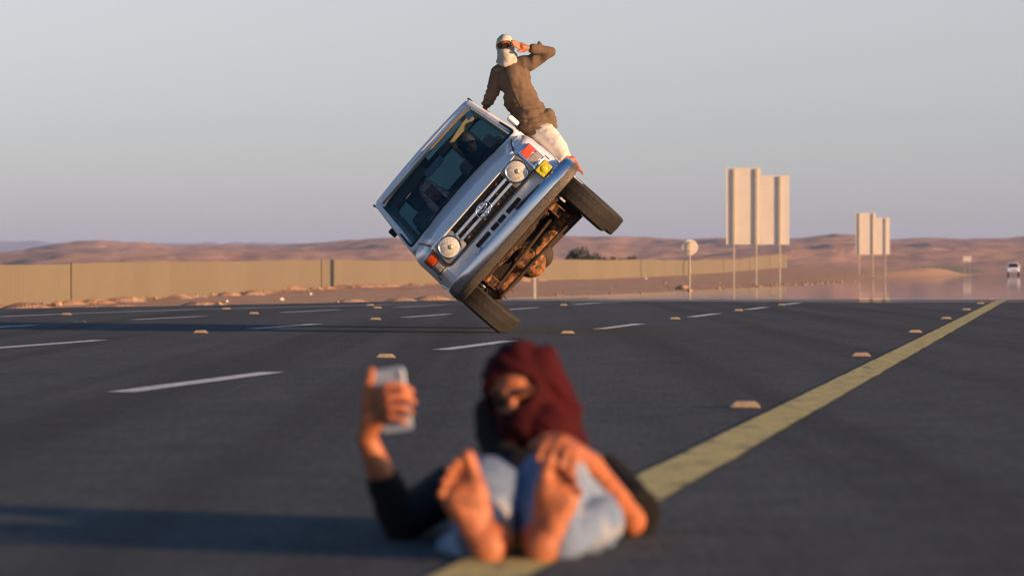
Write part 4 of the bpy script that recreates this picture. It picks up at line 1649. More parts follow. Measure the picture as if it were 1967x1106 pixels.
# --- running gear, red with dust
FA = empty('front_axle', (0, WB0, TYRE_R - 0.02), (0, R(1.4), 0))
FA.parent = veh
MB().tube([(-0.60, 0, 0), (-0.42, 0, 0), (-0.30, 0, 0), (0.10, 0, 0), (0.2, 0, 0), (0.60, 0, 0)], [0.062, 0.058, 0.066, 0.085, 0.058, 0.058], 18).build('axle_tube', 'rust', FA, 40)
dm = MB()
dm.ell((-0.09, 0.02, -0.03), (0.16, 0.150, 0.180), None, 22, 14)
dm.cap([(-0.24, 0, 0), (0.02, 0, 0)], [0.08, 0.09])
dm.tube([(-0.10, 0.05, 0.02), (-0.10, 0.30, 0.06)], [0.09, 0.05], 14)
dm.tube([(-0.10, -0.04, 0), (-0.10, -0.150, 0)], [0.135, 0.110], 24)
fuse(dm, 'differential', 'rust', FA, 0.010, 3)
for k in range(10):
    a = 2 * math.pi * k / 10
    MB().tube([(-0.10 + math.cos(a) * 0.105, -0.138, math.sin(a) * 0.105), (-0.10 + math.cos(a) * 0.105, -0.160, math.sin(a) * 0.105)], 0.011, 6).build('bolt', 'rust', FA, 40)
for s in (-1, 1):
    MB().ell((s * 0.585, 0, 0), (0.085, 0.105, 0.105), None, 18, 12).build('steering_knuckle', 'rust_dark', FA, 60)
    MB().tube([(s * 0.56, 0.0, -0.05), (s * 0.53, -0.14, -0.07)], [0.035, 0.022], 8).build('steering_arm', 'rust', FA, 40)
    MB().tube([(s * 0.655, -0.05, 0.02), (s * 0.56, -0.13, 0.10), (s * 0.46, -0.10, 0.24)], 0.010, 6).build('brake_hose', 'underbody', FA, 40)
MB().tube([(-0.54, -0.15, -0.07), (0.54, -0.15, -0.07)], 0.018, 10).build('tie_rod', 'rust_dark', FA, 40)
MB().tube([(-0.50, -0.19, 0.02), (0.36, -0.19, 0.09)], 0.018, 10).build('drag_link', 'rust_dark', FA, 40)

for s in (-1, 1):
    LS = empty('leaf_spring', (s * 0.47, WB0, TYRE_R))
    LS.parent = veh
    for k in range(4):
        L = 0.58 - 0.10 * k
        pts = []
        for j in range(9):
            u = -1 + j / 4
            pts.append((u * L, 0.075 + 0.10 * (u * L / 0.58) ** 2 - 0.014 * k))
        ring = []
        for y_, z_ in pts:
            ring.append([(-0.035, y_, z_), (0.035, y_, z_), (0.035, y_, z_ + 0.010), (-0.035, y_, z_ + 0.010)])
        MB().loft(ring).build('leaf', 'rust' if k % 2 else 'rust_dark', LS, 30)
    MB().box((0, 0, -0.085), (0.13, 0.16, 0.022)).build('spring_plate', 'rust', LS, 0, 0.005)
    for dx in (-0.048, 0.048):
        for dy in (-0.05, 0.05):
            MB().tube([(dx, dy, -0.13), (dx, dy, 0.10)], 0.009, 6).build('u_bolt', 'rust', LS, 40)
    MB().box((0.0, 0.0, -0.035), (0.115, 0.14, 0.075)).build('axle_pad', 'rust', LS, 0, 0.01)
    # shackle at the front end
    for dx in (-0.042, 0.042):
        MB().box((dx, -0.60, 0.10), (0.010, 0.055, 0.19), Matrix.Rotation(R(10), 3, 'X')).build('shackle', 'rust', LS, 0, 0.004)
    # damper
    MB().tube([(s * 0.03, -0.10, -0.07), (s * 0.02, -0.04, 0.12)], 0.030, 10).build('damper', 'rust', LS, 40)
    MB().tube([(s * 0.02, -0.04, 0.12), (-s * 0.02, 0.0, 0.42)], 0.022, 10).build('damper_rod', 'rust_dark', LS, 40)
    # chassis rail
    MB().prism([(s * 0.41, 0.05, 0.52), (s * 0.53, 0.05, 0.52), (s * 0.53, 0.05, 0.64), (s * 0.41, 0.05, 0.64)], (0, 3.95, 0)).build('chassis_rail', 'rust_dark', veh, 0, 0.008)
MB().box((0, 0.16, 0.55), (0.84, 0.10, 0.09)).build('cross_member', 'rust_dark', veh, 0, 0.01)
MB().box((0, 1.30, 0.55), (0.84, 0.12, 0.08)).build('cross_member', 'rust_dark', veh, 0, 0.01)
MB().box((0.0, 0.80, 0.60), (0.46, 0.60, 0.22)).build('engine_sump', 'rust_dark', veh, 0, 0.04)
MB().tube([(-0.22, 0.30, 0.60), (-0.22, 1.2, 0.50), (-0.25, 2.4, 0.52), (-0.5, 3.9, 0.55)], 0.028, 10).build('exhaust_pipe', 'rust', veh, 40)
MB().tube([(-0.10, WB0 + 0.30, 0.44), (-0.02, 1.6, 0.56)], 0.03, 10).build('drive_shaft', 'rust_dark', veh, 40)
MB().box((0, 0.605, 0.585), (1.44, 1.19, 0.02)).build('dark_underside_sheet', 'underbody', veh, 0)  # added dark sheet covers the white underside, standing in for black shade
rg = random.Random(3)
for k in range(34):
    x = rg.uniform(-0.56, 0.56)
    y = rg.uniform(0.12, 0.62)
    z = rg.uniform(0.49, 0.565)
    MB().box((x, y, z), (rg.uniform(0.03, 0.10), rg.uniform(0.02, 0.06), rg.uniform(0.02, 0.07)), Matrix.Rotation(rg.uniform(-0.6, 0.6), 3, 'Y')).build('underbody_bracket', rg.choice(('rust', 'rust_dark', 'rust_dark')), veh, 0, 0.005)
for k in range(10):
    x0 = rg.uniform(-0.50, 0.1)
    MB().tube([(x0, 0.20 + 0.04 * k, 0.54), (x0 + 0.2, 0.22 + 0.04 * k, 0.49 + 0.008 * k), (x0 + 0.45, 0.18 + 0.05 * k, 0.55)], 0.009, 6).build('pipe', rg.choice(('rust', 'rust_dark')), veh, 40)
RA = empty('rear_axle', (0, WB1, TYRE_R - 0.03), (0, R(3.2), 0))
RA.parent = veh
MB().tube([(-0.62, 0, 0), (0.62, 0, 0)], 0.06, 16).build('axle_tube', 'rust_dark', RA, 40)
MB().ell((0, 0, 0), (0.16, 0.17, 0.17), None, 20, 12).build('differential', 'rust_dark', RA, 60)
MB().box((0, 2.5, 0.56), (0.80, 1.1, 0.22)).build('fuel_tank', 'underbody', veh, 0, 0.04)
MB().box((0.02, 1.42, 0.55), (0.62, 0.66, 0.26)).build('gearbox', 'underbody', veh, 0, 0.05)
MB().box((0.0, 1.12, 0.53), (1.16, 0.05, 0.24)).build('splash_plate', 'underbody', veh, 0, 0.01)
# inner wheel arches keep daylight out of the nose
for s in (-1, 1):
    MB().box((s * 0.60, WB0, 0.86), (0.40, 0.86, 0.10)).build('wheel_arch', 'underbody', veh, 0, 0.03)

CHECK = {'hl_L(865,475)': V(-0.492, 0.04, 0.982), 'hl_R(988,328)': V(0.492, 0.04, 0.982), 'ws_bl(795,465)': VEH_M @ ws(-1, 0), 'ws_br(982,250)': VEH_M @ ws(1, 0), 'ws_tr(897,204)': VEH_M @ ws(1, 1),
         'ws_tl(730,390)': VEH_M @ ws(-1, 1), 'roof_r(885,197)': V(0.69, 1.50, 1.92), 'roof_l(722,390)': V(-0.69, 1.50, 1.92), 'bump_l(865,555)': V(-0.87, 0.15, 0.70), 'bump_r(1095,315)': V(0.87, 0.15, 0.70), 'fender_r(1050,282)': V(0.84, 0.7, 0.92),
         'fender_l(823,522)': V(-0.84, 0.7, 0.95), 'diff(1020,500)': V(-0.10, WB0, 0.37), 'wheel_r_bot(1175,430)': V(TRACK, WB0, 0.0), 'rear_r(1195,440)': V(TRACK, WB1, -0.09), 'fog(1043,328)': V(0.685, -0.06, 0.80)}
for k, v in CHECK.items():
    print('CHK', k, proj(v), round(v.y, 2))

# ------------------------------------------------------------------ people
def frame_from(z, y):
    """rotation whose local z points along z and y roughly along y"""
    z = Vector(z).normalized()
    y = Vector(y)
    y = (y - z * y.dot(z)).normalized()
    x = y.cross(z)
    return Matrix((x, y, z)).transposed()


def add_foot(mb, heel, toe_dir, sole_dir, medial, ankle_to, size=1.0):
    """heel: underside of the heel; toe_dir: heel to toes; sole_dir: the way the sole looks; medial: +1/-1 side of the big toe"""
    a = Vector(toe_dir).normalized()
    c = -Vector(sole_dir)
    c = (c - a * c.dot(a)).normalized()
    b = a.cross(c) * medial
    h = Vector(heel)

    def q(x, y, z):
        return h + (a * x + b * y + c * z) * size
    mb.ell(q(0.034, 0, 0.036), (0.034 * size,) * 3)
    mb.cap([q(0.036, -0.004, 0.034), q(0.10, -0.018, 0.032), q(0.168, -0.026, 0.026)], [0.033 * size, 0.026 * size, 0.024 * size])
    mb.cap([q(0.036, 0.004, 0.036), q(0.10, 0.012, 0.045), q(0.178, 0.027, 0.028)], [0.033 * size, 0.027 * size, 0.027 * size])
    mb.cap([q(0.05, 0, 0.05), q(0.12, 0.006, 0.055), q(0.17, 0.004, 0.032)], [0.036 * size, 0.030 * size, 0.024 * size])
    # the flesh of the sole: heel pad, outer edge, broad ball
    mb.ell(q(0.045, 0, 0.022), (0.046 * size, 0.036 * size, 0.022 * size), Matrix((a, b, c)).transposed())
    mb.ell(q(0.105, -0.012, 0.026), (0.075 * size, 0.032 * size, 0.022 * size), Matrix((a, b, c)).transposed())
    mb.ell(q(0.160, 0.000, 0.020), (0.040 * size, 0.053 * size, 0.019 * size), Matrix((a, b, c)).transposed())
    mb.ell(q(0.172, 0.024, 0.017), (0.026 * size, 0.027 * size, 0.018 * size), Matrix((a, b, c)).transposed())
    mb.cap([q(0.190, 0.034, 0.026), q(0.222, 0.038, 0.024), q(0.242, 0.037, 0.018)], [0.018 * size, 0.0165 * size, 0.0175 * size])
    for y, t, r in ((0.0080, 0.240, 0.0086), (-0.0130, 0.230, 0.0083), (-0.0320, 0.213, 0.0079), (-0.0485, 0.192, 0.0075)):
        mb.cap([q(t - 0.06, y * 0.85, 0.026), q(t - 0.02, y, 0.032), q(t, y * 1.04, 0.014)], [0.011 * size, r * 0.9 * size, r * 1.2 * size])
    ank = q(0.045, 0, 0.085)
    mb.cap([q(0.042, 0, 0.045), ank], [0.036 * size, 0.034 * size])
    mb.cap([ank, Vector(ankle_to)], [0.034 * size, 0.045 * size])
    return ank


def add_head(mb, c, look, up, s=1.0):
    """a head with brow, nose, cheeks and jaw; returns its frame"""
    c = Vector(c)
    y = -Vector(look).normalized()
    rot = frame_from(up, y)

    def q(x, yy, z):
        return c + rot @ (Vector((x, yy, z)) * s)
    mb.ell(q(0, 0.015, 0.025), (0.076 * s, 0.095 * s, 0.098 * s), rot, 24, 16)
    mb.ell(q(0, -0.022, -0.045), (0.060 * s, 0.070 * s, 0.075 * s), rot, 20, 12)
    mb.ell(q(0, -0.040, -0.095), (0.032 * s, 0.036 * s, 0.026 * s), rot)
    mb.cap([q(0, -0.083, 0.018), q(0, -0.100, -0.020), q(0, -0.104, -0.036)], [0.011 * s, 0.013 * s, 0.016 * s])
    for e in (-1, 1):
        mb.cap([q(e * 0.014, -0.080, 0.030), q(e * 0.052, -0.066, 0.030)], [0.013 * s, 0.011 * s])
        mb.ell(q(e * 0.042, -0.060, -0.030), (0.022 * s,) * 3)
        mb.ell(q(e * 0.078, 0.012, -0.010), (0.010 * s, 0.020 * s, 0.032 * s), rot)
        mb.cap([q(e * 0.020, -0.084, -0.066), q(0, -0.088, -0.066)], 0.009 * s)
    return rot, q


def face_bits(q, rot, parent, s=1.0):
    for e in (-1, 1):
        MB().ell(q(e * 0.033, -0.071, 0.008), (0.0165 * s, 0.012 * s, 0.0110 * s), rot, 12, 8).build('eye', 'eye_dark', parent, 180)
        MB().cap([q(e * 0.015, -0.093, 0.030), q(e * 0.036, -0.086, 0.036), q(e * 0.056, -0.070, 0.030)], [0.0065 * s, 0.0085 * s, 0.005 * s]).build('eyebrow', 'brow', parent, 180)


# ---------------- the man lying on the road with a telephone
def lying_man():
    skin = MB()
    hipc, chest = P(1003, 1010, 8.00), P(1006, 950, 8.28)
    shL, shR = P(862, 944, 8.30), P(1158, 930, 8.30)     # in the picture: left, right
    head = P(998, 761, 8.32)
    look, up = Vector((-0.22, -0.95, -0.12)), Vector((-0.16, -0.22, 1.0))
    # torso and neck
    skin.cap([hipc, chest], [0.10, 0.11])
    skin.cap([shL + Vector((0.04, 0, 0)), chest, shR - Vector((0.04, 0, 0))], [0.055, 0.09, 0.055])
    skin.cap([chest + Vector((0, 0.05, 0.03)), P(1008, 848, 8.35), head + Vector((0.01, 0.03, -0.05))], [0.07, 0.055, 0.052])
    rot, q = add_head(skin, head, look, up, 0.98)
    # picture-left arm, elbow on the road, holding the telephone
    elL, wrL = P(768, 1000, 7.97), P(703, 838, 7.90)
    skin.cap([shL, elL], [0.048, 0.040])
    skin.cap([elL, elL.lerp(wrL, 0.35), wrL], [0.037, 0.036, 0.0235])
    d0 = 7.88
    kn = [P(716, 752 + i * 17.5, d0 - 0.012 + 0.003 * i) for i in range(4)]
    skin.cap([wrL, P(712, 800, d0 + 0.005), P(717, 762, d0 + 0.004)], [0.0235, 0.0235, 0.020])
    skin.cap([wrL, P(724, 805, d0), P(728, 790, d0 - 0.004)], [0.0225, 0.021, 0.018])
    for i in range(4):
        r = (0.0084, 0.0086, 0.0084, 0.0076)[i]
        kn[i] = P(716 + 3 * i, 762 + i * 15.5, d0 - 0.010)
        m1 = P((743, 745, 748, 750)[i], (741, 763, 784, 803)[i], d0 - (0.040, 0.043, 0.041, 0.036)[i])
        m2 = P((770, 774, 772, 766)[i], (739, 760, 782, 803)[i], d0 - (0.036, 0.039, 0.038, 0.034)[i])
        tip = P((790, 794, 790, 780)[i], (752, 772, 792, 811)[i], d0 - 0.016)
        skin.cap([kn[i], m1, m2, tip], [r * 1.3, r * 1.12, r, r * 0.95])
    skin.cap([P(708, 806, d0), P(703, 766, d0 - 0.004), P(708, 735, d0 - 0.008), P(713, 714, d0 - 0.012)], [0.018, 0.014, 0.0125, 0.0115])
    # picture-right arm, elbow on the road, hand laid on the knee
    elR, wrR = P(1212, 1000, 8.02), P(1140, 893, 7.74)
    skin.cap([shR, elR], [0.046, 0.037])
    skin.cap([elR, elR.lerp(wrR, 0.35), wrR], [0.034, 0.033, 0.023])
    palm = P(1078, 858, 7.66)
    skin.cap([wrR, palm], [0.027, 0.030])
    skin.cap([wrR, P(1095, 872, 7.64)], [0.026, 0.027])
    skin.cap([wrR, P(1062, 850, 7.68)], [0.024, 0.024])
    fing = [([(1060, 848, 7.655), (1043, 860, 7.625), (1034, 880, 7.60)], 0.0100),
            ([(1073, 854, 7.640), (1060, 872, 7.605), (1054, 896, 7.59)], 0.0102),
            ([(1088, 862, 7.625), (1080, 884, 7.585), (1078, 908, 7.575)], 0.0100),
            ([(1101, 870, 7.625), (1100, 892, 7.585), (1101, 914, 7.575)], 0.0090)]
    for pts, r in fing:
        skin.cap([P(*p) for p in pts], [r * 1.2, r * 1.05, r * 0.9])
    skin.cap([P(1085, 850, 7.69), P(1052, 842, 7.675), P(1024, 856, 7.665)], [0.018, 0.0135, 0.011])
    # legs and bare feet, soles to the camera
    knL, knR = P(935, 942, 7.64), P(1062, 938, 7.66)
    hpL, hpR = P(952, 1008, 7.98), P(1056, 1006, 7.98)
    ankL = add_foot(skin, P(953, 1082, 7.34), Vector((-0.40, 0.10, 0.92)), Vector((0.10, -1, 0.14)), -1, P(952, 1035, 7.44), 0.985)
    ankR = add_foot(skin, P(1030, 1084, 7.34), Vector((0.27, 0.12, 0.95)), Vector((-0.05, -1, 0.16)), 1, P(1036, 1035, 7.44), 0.94)
    for hp, kn_, an in ((hpL, knL, ankL), (hpR, knR, ankR)):
        skin.cap([hp, kn_, an], [0.075, 0.052, 0.034])
    body = fuse(skin, 'person', 'skin', None, 0.0042, 2)
    tag(body, 'barefoot person in maroon headscarf lying on the road, holding up a phone', 'person')
    face_bits(q, rot, body, 0.98)

    # black shirt
    sh = MB()
    sh.cap([hipc + Vector((0, 0.03, 0.01)), chest], [0.125, 0.132])
    sh.cap([shL + Vector((0.03, 0, 0)), chest + Vector((0, 0, 0.01)), shR - Vector((0.03, 0, 0))], [0.070, 0.105, 0.070])
    sh.cap([chest + Vector((0, 0.02, 0.02)), P(985, 850, 8.33)], [0.09, 0.075])
    sh.cap([P(972, 868, 8.27), P(950, 828, 8.30), P(940, 790, 8.33)], [0.058, 0.048, 0.036])
    sh.tube([shL, elL], [0.060, 0.051], 18)
    sh.ell(shL, 0.064)
    sh.ell(elL, 0.050)
    sh.tube([elL, elL.lerp(wrL, 0.56)], [0.049, 0.039], 18)
    mid = shR.lerp(elR, 0.90) + Vector((0.018, 0.01, 0))
    sh.ell(shR, 0.074)
    sh.tube([shR, mid], [0.074, 0.066], 18)

    def wr(p):
        return ridge(p, (14, 14, 22), 0.0045, 2.0)
    fuse(sh, 'shirt', 'black_cloth', body, 0.007, 3, wr)

    # washed jeans
    je = MB()
    je.cap([hpL + Vector((0.02, 0.0, 0)), hpR - Vector((0.02, 0, 0))], [0.115, 0.115])
    je.ell(hipc, (0.17, 0.14, 0.115))
    je.cap([hpL, hpL.lerp(knL, 0.5), knL], [0.105, 0.090, 0.075])
    je.cap([hpR, hpR.lerp(knR, 0.5) + Vector((0.02, 0, 0)), knR], [0.112, 0.104, 0.086])
    je.cap([hpR, P(1128, 1000, 7.78)], [0.105, 0.078])
    je.cap([knR, P(1120, 1020, 7.62)], [0.075, 0.058])
    for kn_, an, tx in ((knL, ankL, -0.008), (knR, ankR, 0.016)):
        e = an.lerp(kn_, 0.18)
        je.tube([kn_, kn_.lerp(e, 0.5), e + Vector((tx, 0, -0.004))], [0.081, 0.066, 0.058], 20)
    # a bunched hem at the heel on each side
    je.cap([P(1080, 1050, 7.47), P(1150, 1000, 7.62)], [0.030, 0.055])
    je.cap([P(905, 1058, 7.50), P(872, 1050, 7.66)], [0.024, 0.034])

    def wj(p):
        return ridge(p, (9, 16, 15), 0.0085, 4.0) + ridge(p, (30, 30, 34), 0.002, 1.0)
    j = fuse(je, 'jeans', 'denim', body, 0.007, 3, wj)

    # maroon headscarf: hood and mouth-cloth in one, open round the eyes
    sf = MB()
    sf.ell(q(0, 0.012, 0.014), (0.092, 0.112, 0.119), rot, 24, 16)
    sf.ell(q(0.018, -0.036, -0.056), (0.074, 0.102, 0.074), rot, 22, 14)
    sf.cap([q(0.055, 0.01, 0.06), q(0.085, 0.03, -0.03), P(1090, 850, 8.33)], [0.055, 0.055, 0.046])
    sf.cap([q(0.035, -0.04, -0.07), P(1050, 826, 8.25), P(1092, 852, 8.27)], [0.066, 0.064, 0.040])
    sf.cap([q(0.072, 0.03, 0.085), q(0.090, 0.035, 0.03)], [0.030, 0.026])     # knot of cloth
    ri = rot.inverted()

    def keep(p):
        l = ri @ (p - head)
        if l.y > -0.03:
            return True
        # slanting window from brow to nose
        z = l.z - 0.036 - 0.10 * l.x
        return not ((l.x + 0.006) ** 2 / 0.070 ** 2 + z ** 2 / 0.052 ** 2 < 1.0 and z > -0.042 + 0.20 * l.x)

    def ws_(p):
        u = Vector((p.x * 0.75 - p.z * 0.65, p.y, p.x * 0.65 + p.z * 0.75))
        return ridge(u, (7, 8, 24), 0.010, 7.0)
    fuse(sf, 'headscarf', 'maroon', body, 0.006, 3, ws_, keep, 0.007)
    return body, d0


man, d0 = lying_man()

# his telephone
ph = empty('phone', P(755, 768, d0 - 0.006))
tag(ph, 'pale blue-grey phone held up in the hand of the lying person', 'phone')
ph.rotation_euler = (R(8), R(-8), R(-8))
MB().prism(rrect(0, 0, 0.072, 0.150, 0.010, -0.0045), (0, 0.009, 0)).build('phone_body', 'phone_back', ph, 40, 0.002)
MB().prism(rrect(0, 0, 0.066, 0.138, 0.006, 0.0046), (0, 0.0008, 0)).build('screen', 'phone_dark', ph, 0)
MB().lathe([(0.0, -0.0016), (0.005, -0.0016), (0.006, 0.0)], 16, (0.022, -0.0045, 0.060), (0, 1, 0)).build('camera_lens', 'phone_dark', ph, 40)


# ---------------- the rider sitting out of the window, saluting
def rider():
    D = 34.55
    body_ = MB()
    head = P(971, 92, D - 0.05)
    look, up = Vector((-0.10, -1, -0.02)), Vector((-0.16, 0, 1))
    chest, waist, hip = P(986, 148, D), P(1004, 195, D + 0.02), P(1030, 240, D + 0.03)
    shL, shR = P(957, 140, D), P(1015, 122, D)
    rot, q = add_head(body_, head, look, up, 1.0)
    body_.cap([hip, waist, chest], [0.12, 0.11, 0.12])
    body_.cap([shL + Vector((0.03, 0, 0)), P(984, 134, D), shR - Vector((0.03, 0, 0))], [0.06, 0.09, 0.06])
    body_.cap([P(982, 128, D), head + Vector((0.01, 0.03, -0.06))], [0.06, 0.055])
    # picture-left arm down to the roof edge
    elL, wrL = P(947, 176, D + 0.02), P(933, 205, D + 0.10)
    hdL = P(929, 214, D + 0.13)
    body_.cap([shL, elL, wrL, hdL], [0.05, 0.042, 0.028, 0.03])
    for k in range(4):
        body_.cap([hdL, P(924 + k * 3.4, 219 - k * 0.4, D + 0.06 + 0.01 * k)], [0.014, 0.009])
    body_.cap([hdL, P(940, 216, D + 0.09)], [0.014, 0.010])
    # picture-right arm raised in salute, hand flat at the brow
    elR, wrR = P(1057, 100, D - 0.03), P(1014, 93, D - 0.13)
    body_.cap([shR, elR, wrR], [0.055, 0.042, 0.027])
    palm = P(1003, 90.5, D - 0.165)
    body_.cap([wrR, palm], [0.028, 0.030])
    body_.cap([wrR, P(1005, 97, D - 0.16)], [0.026, 0.024])
    body_.cap([wrR, P(1001, 85.5, D - 0.17)], [0.026, 0.022])
    for k, (x, y, x2, y2, r) in enumerate(((999, 84.5, 983, 77.5, 0.0105), (998, 88, 982, 80.5, 0.011), (998, 91.5, 983, 84, 0.0105), (999, 95, 986, 88.5, 0.0095))):
        a, b = P(x, y, D - 0.175), P(x2, y2, D - 0.225)
        body_.cap([a, a.lerp(b, 0.55), b], [r * 1.15, r, r * 0.85])
    body_.cap([P(1006, 97, D - 0.165), P(1000, 100, D - 0.185), P(994, 98.5, D - 0.205)], [0.015, 0.012, 0.010])
    # the leg outside, the other in through the window
    kn, an = P(1072, 283, D - 0.18), P(1090, 309, D - 0.26)
    body_.cap([hip, kn, an], [0.09, 0.06, 0.038])
    add_foot(body_, P(1087, 312, D - 0.22), Vector((0.80, -0.10, -0.60)), Vector((-0.62, 0.15, -0.75)), 1, an, 0.86)
    kn2, an2 = P(1000, 262, D + 0.25), P(985, 310, D + 0.30)
    body_.cap([hip, kn2, an2], [0.09, 0.06, 0.04])
    b = fuse(body_, 'person', 'skin', None, 0.009, 3)
    tag(b, 'person in brown tunic and pale headscarf saluting from the vehicle window', 'person')
    face_bits(q, rot, b, 0.72)

    tn = MB()
    tn.cap([P(1018, 222, D + 0.02), waist, chest], [0.160, 0.142, 0.150])
    tn.ell(P(985, 150, D), (0.185, 0.13, 0.17), Matrix.Rotation(R(14), 3, 'Y'))
    tn.ell(P(1000, 190, D), (0.165, 0.13, 0.20), Matrix.Rotation(R(-18), 3, 'Y'))
    tn.ell(P(1016, 222, D), (0.178, 0.145, 0.17), Matrix.Rotation(R(-26), 3, 'Y'))
    tn.cap([shL + Vector((0.02, 0, 0.0)), P(984, 130, D), shR], [0.082, 0.09, 0.082])
    tn.cap([shL, elL], [0.072, 0.055])
    tn.tube([elL, elL.lerp(wrL, 0.92)], [0.054, 0.044], 16)
    tn.cap([shR, elR], [0.078, 0.050])
    tn.tube([elR, elR.lerp(wrR, 0.5), elR.lerp(wrR, 0.92)], [0.050, 0.052, 0.045], 16)
    tn.cap([elR.lerp(wrR, 0.45) + Vector((0, 0, 0.045)), elR.lerp(wrR, 0.48) + Vector((0, 0, 0.07))], [0.030, 0.022])
    # cloth gathered round the hips
    for k, (a, c_, r) in enumerate((((1000, 236), (1052, 223), 0.066), ((1003, 243), (1056, 232), 0.066), ((1012, 250), (1058, 241), 0.060))):
        tn.cap([P(a[0], a[1], D - 0.03), P((a[0] + c_[0]) / 2, (a[1] + c_[1]) / 2 + 3, D - 0.09), P(c_[0], c_[1], D - 0.02)], [r * 0.8, r, r])
    tn.cap([P(1052, 226, D), P(1057, 244, D + 0.02)], [0.036, 0.034])

    def wt(p):
        u = (p.z - 2.6)
        low = smoothstep(0.1, -0.35, u)
        return ridge(p, (7, 7, 2.6), 0.012, 3.0) + ridge(p, (13, 10, 5), 0.004, 9.0) + low * ridge(p, (6, 6, 24), 0.016, 5.0)
    t = fuse(tn, 'tunic', 'tunic', b, 0.0095, 2, wt)
    # button placket down the front
    pts = [P(971, 129, D - 0.16), P(976, 145, D - 0.175), P(983, 168, D - 0.175), P(992, 190, D - 0.175), P(1002, 210, D - 0.180)]
    dg = bpy.context.evaluated_depsgraph_get()
    fit = []
    for i in range(25):
        u = i / 24 * (len(pts) - 1)
        k = min(len(pts) - 2, int(u))
        p = pts[k].lerp(pts[k + 1], u - k)
        o = p.copy()
        o.y = D - 1.0
        ok, loc, nrm, idx = t.ray_cast(o, Vector((0, 1, 0)))
        if ok:
            fit.append(loc + Vector((0, -0.001, 0)))
    if len(fit) > 3:
        MB().tube(fit, 0.0055, 6).build('button_placket', 'tunic_seam', t, 180)

    tr = MB()
    tr.cap([hip + Vector((0, -0.02, -0.01)), P(1046, 258, D - 0.06)], [0.125, 0.118])
    tr.tube([P(1046, 256, D - 0.06), kn, P(1086, 305, D - 0.24)], [0.118, 0.092, 0.060], 18)
    tr.cap([hip, kn2], [0.12, 0.09])

    def wp(p):
        return ridge(p, (9, 9, 14), 0.008, 6.0)
    fuse(tr, 'trousers', 'white_cloth', b, 0.0095, 2, wp)

    sf = MB()
    sf.ell(q(0, 0.012, 0.022), (0.094, 0.112, 0.116), rot, 24, 16)
    sf.ell(q(0, -0.022, -0.05), (0.080, 0.098, 0.085), rot, 22, 14)
    sf.cap([P(970, 104, D - 0.07), P(975, 114, D - 0.06)], [0.078, 0.082])
    sf.cap([P(957, 119, D - 0.05), P(970, 124, D - 0.12), P(988, 116, D - 0.10)], [0.024, 0.030, 0.030])
    sf.cap([P(966, 112, D), P(982, 110, D)], [0.06, 0.065])
    ri = rot.inverted()

    def keep(p):
        l = ri @ (p - head)
        if l.y > -0.03:
            return True
        return not (abs(l.x + 0.004) ** 2.6 / 0.078 ** 2.6 + abs(l.z - 0.026) ** 2.6 / 0.042 ** 2.6 < 1)

    def ws_(p):
        low = smoothstep(3.02, 2.88, p.z)
        return ridge(p, (8, 8, 20), 0.004 + 0.004 * low, 2.0)
    fuse(sf, 'headscarf', 'scarf_pale', b, 0.008, 2, ws_, keep, 0.008)
    return b


rid = rider()


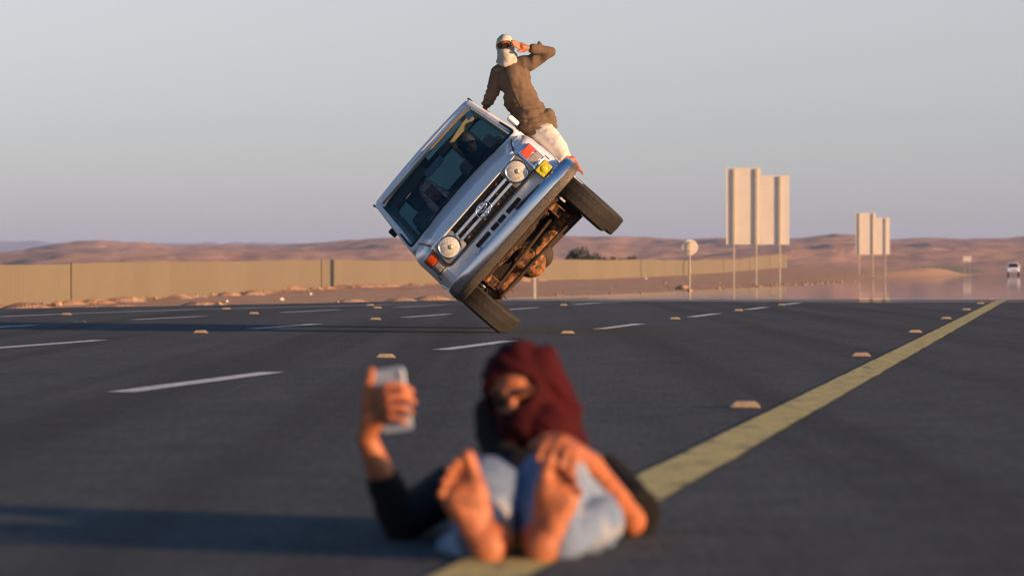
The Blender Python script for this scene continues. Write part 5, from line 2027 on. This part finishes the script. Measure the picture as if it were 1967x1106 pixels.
# ---------------- two in the cab, seen through the windscreen
def sitter(x, y, lean, cloth, scarf, label, arms):
    base = Vector((x, y, 0.95))
    mb = MB()
    hd = Vector((x + lean[0], y - 0.15 + lean[1], 1.58 + lean[2]))
    mb.cap([base, Vector((x + lean[0] * 0.5, y - 0.02, 1.32))], [0.15, 0.15])
    mb.cap([Vector((x + lean[0] * 0.5, y - 0.02, 1.32)), hd], [0.06, 0.05])
    rot, q = add_head(mb, hd, (0.1, -1, -0.1), (0.05, 0, 1), 1.0)
    for s, hand in zip((-1, 1), arms):
        sh = Vector((x + lean[0] * 0.5 + s * 0.17, y - 0.02, 1.34))
        h = Vector(hand)
        el = sh.lerp(h, 0.5) + Vector((s * 0.07, 0, -0.12))
        mb.cap([sh, el, h], [0.05, 0.04, 0.028])
        for k in range(4):
            mb.cap([h, h + Vector((0.02 * (k - 1.5), -0.05, -0.02))], [0.014, 0.009])
        mb.cap([h, h + Vector((-s * 0.04, -0.03, 0.01))], [0.013, 0.009])
    for s in (-1, 1):
        mb.cap([base + Vector((s * 0.09, 0, 0)), base + Vector((s * 0.12, -0.42, 0.06)), base + Vector((s * 0.12, -0.55, -0.1))], [0.08, 0.06, 0.05])
    for i, v in enumerate(mb.v):
        mb.v[i] = tuple(VEH_M @ Vector(v))
    b = fuse(mb, 'person', 'skin_dark', None, 0.012, 3)
    tag(b, label, 'person')
    c = MB()
    c.cap([base, Vector((x + lean[0] * 0.5, y - 0.02, 1.30))], [0.185, 0.175])
    for s, hand in zip((-1, 1), arms):
        sh = Vector((x + lean[0] * 0.5 + s * 0.17, y - 0.02, 1.34))
        h = Vector(hand)
        el = sh.lerp(h, 0.5) + Vector((s * 0.07, 0, -0.12))
        c.cap([sh, el], [0.075, 0.06])
        c.tube([el, el.lerp(h, 0.85)], [0.058, 0.045], 14)
    for i, v in enumerate(c.v):
        c.v[i] = tuple(VEH_M @ Vector(v))
    fuse(c, 'shirt', cloth, b, 0.014, 2, lambda p: ridge(p, (9, 9, 14), 0.008, 2.0))
    f = MB()
    f.ell(q(0, 0.02, 0.03), (0.098, 0.118, 0.112), rot, 22, 14)
    f.cap([q(0.0, 0.04, 0.0), q(0, 0.05, -0.14)], [0.10, 0.13])
    for i, v in enumerate(f.v):
        f.v[i] = tuple(VEH_M @ Vector(v))
    inv = VEH_M.inverted()
    ri = rot.inverted()

    def keep(p):
        l = ri @ (inv @ p - hd)
        return scarf == 'navy_cloth' or not (l.y < -0.035 and abs(l.x) < 0.062 and l.z < 0.05)
    fuse(f, 'headscarf', scarf, b, 0.012, 2, lambda p: ridge(p, (12, 12, 16), 0.007, 4.0), keep, 0.008)
    return b


sitter(-0.30, 1.98, (0.06, -0.12, -0.02), 'grey_cloth', 'checked_cloth', 'seated person in red checked headscarf behind the windscreen', ((-0.52, 1.60, 1.32), (-0.16, 1.62, 1.22)))
sitter(0.36, 2.02, (0.02, -0.02, 0.02), 'navy_cloth', 'navy_cloth', 'dark-clothed person at the steering wheel behind the windscreen', ((0.24, 1.66, 1.34), (0.53, 1.68, 1.32)))

# ------------------------------------------------------------------ the air
hz = MB().box((0, 0, 60.5), (44000, 44000, 129)).build('haze', None, None, 0)
tag(hz, 'thin dusty haze in the air over the desert', 'haze', kind='stuff')
m = bpy.data.materials.new('haze')
m.use_nodes = True
nt = m.node_tree
nt.nodes.remove(nt.nodes['Principled BSDF'])
pv = node(nt, 'ShaderNodeVolumePrincipled')
pv.inputs['Color'].default_value = (0.48, 0.62, 1.0, 1)
pv.inputs['Density'].default_value = 8.5e-5
pv.inputs['Anisotropy'].default_value = 0.0
nt.links.new(pv.outputs[0], nt.nodes['Material Output'].inputs['Volume'])
hz.data.materials.append(m)
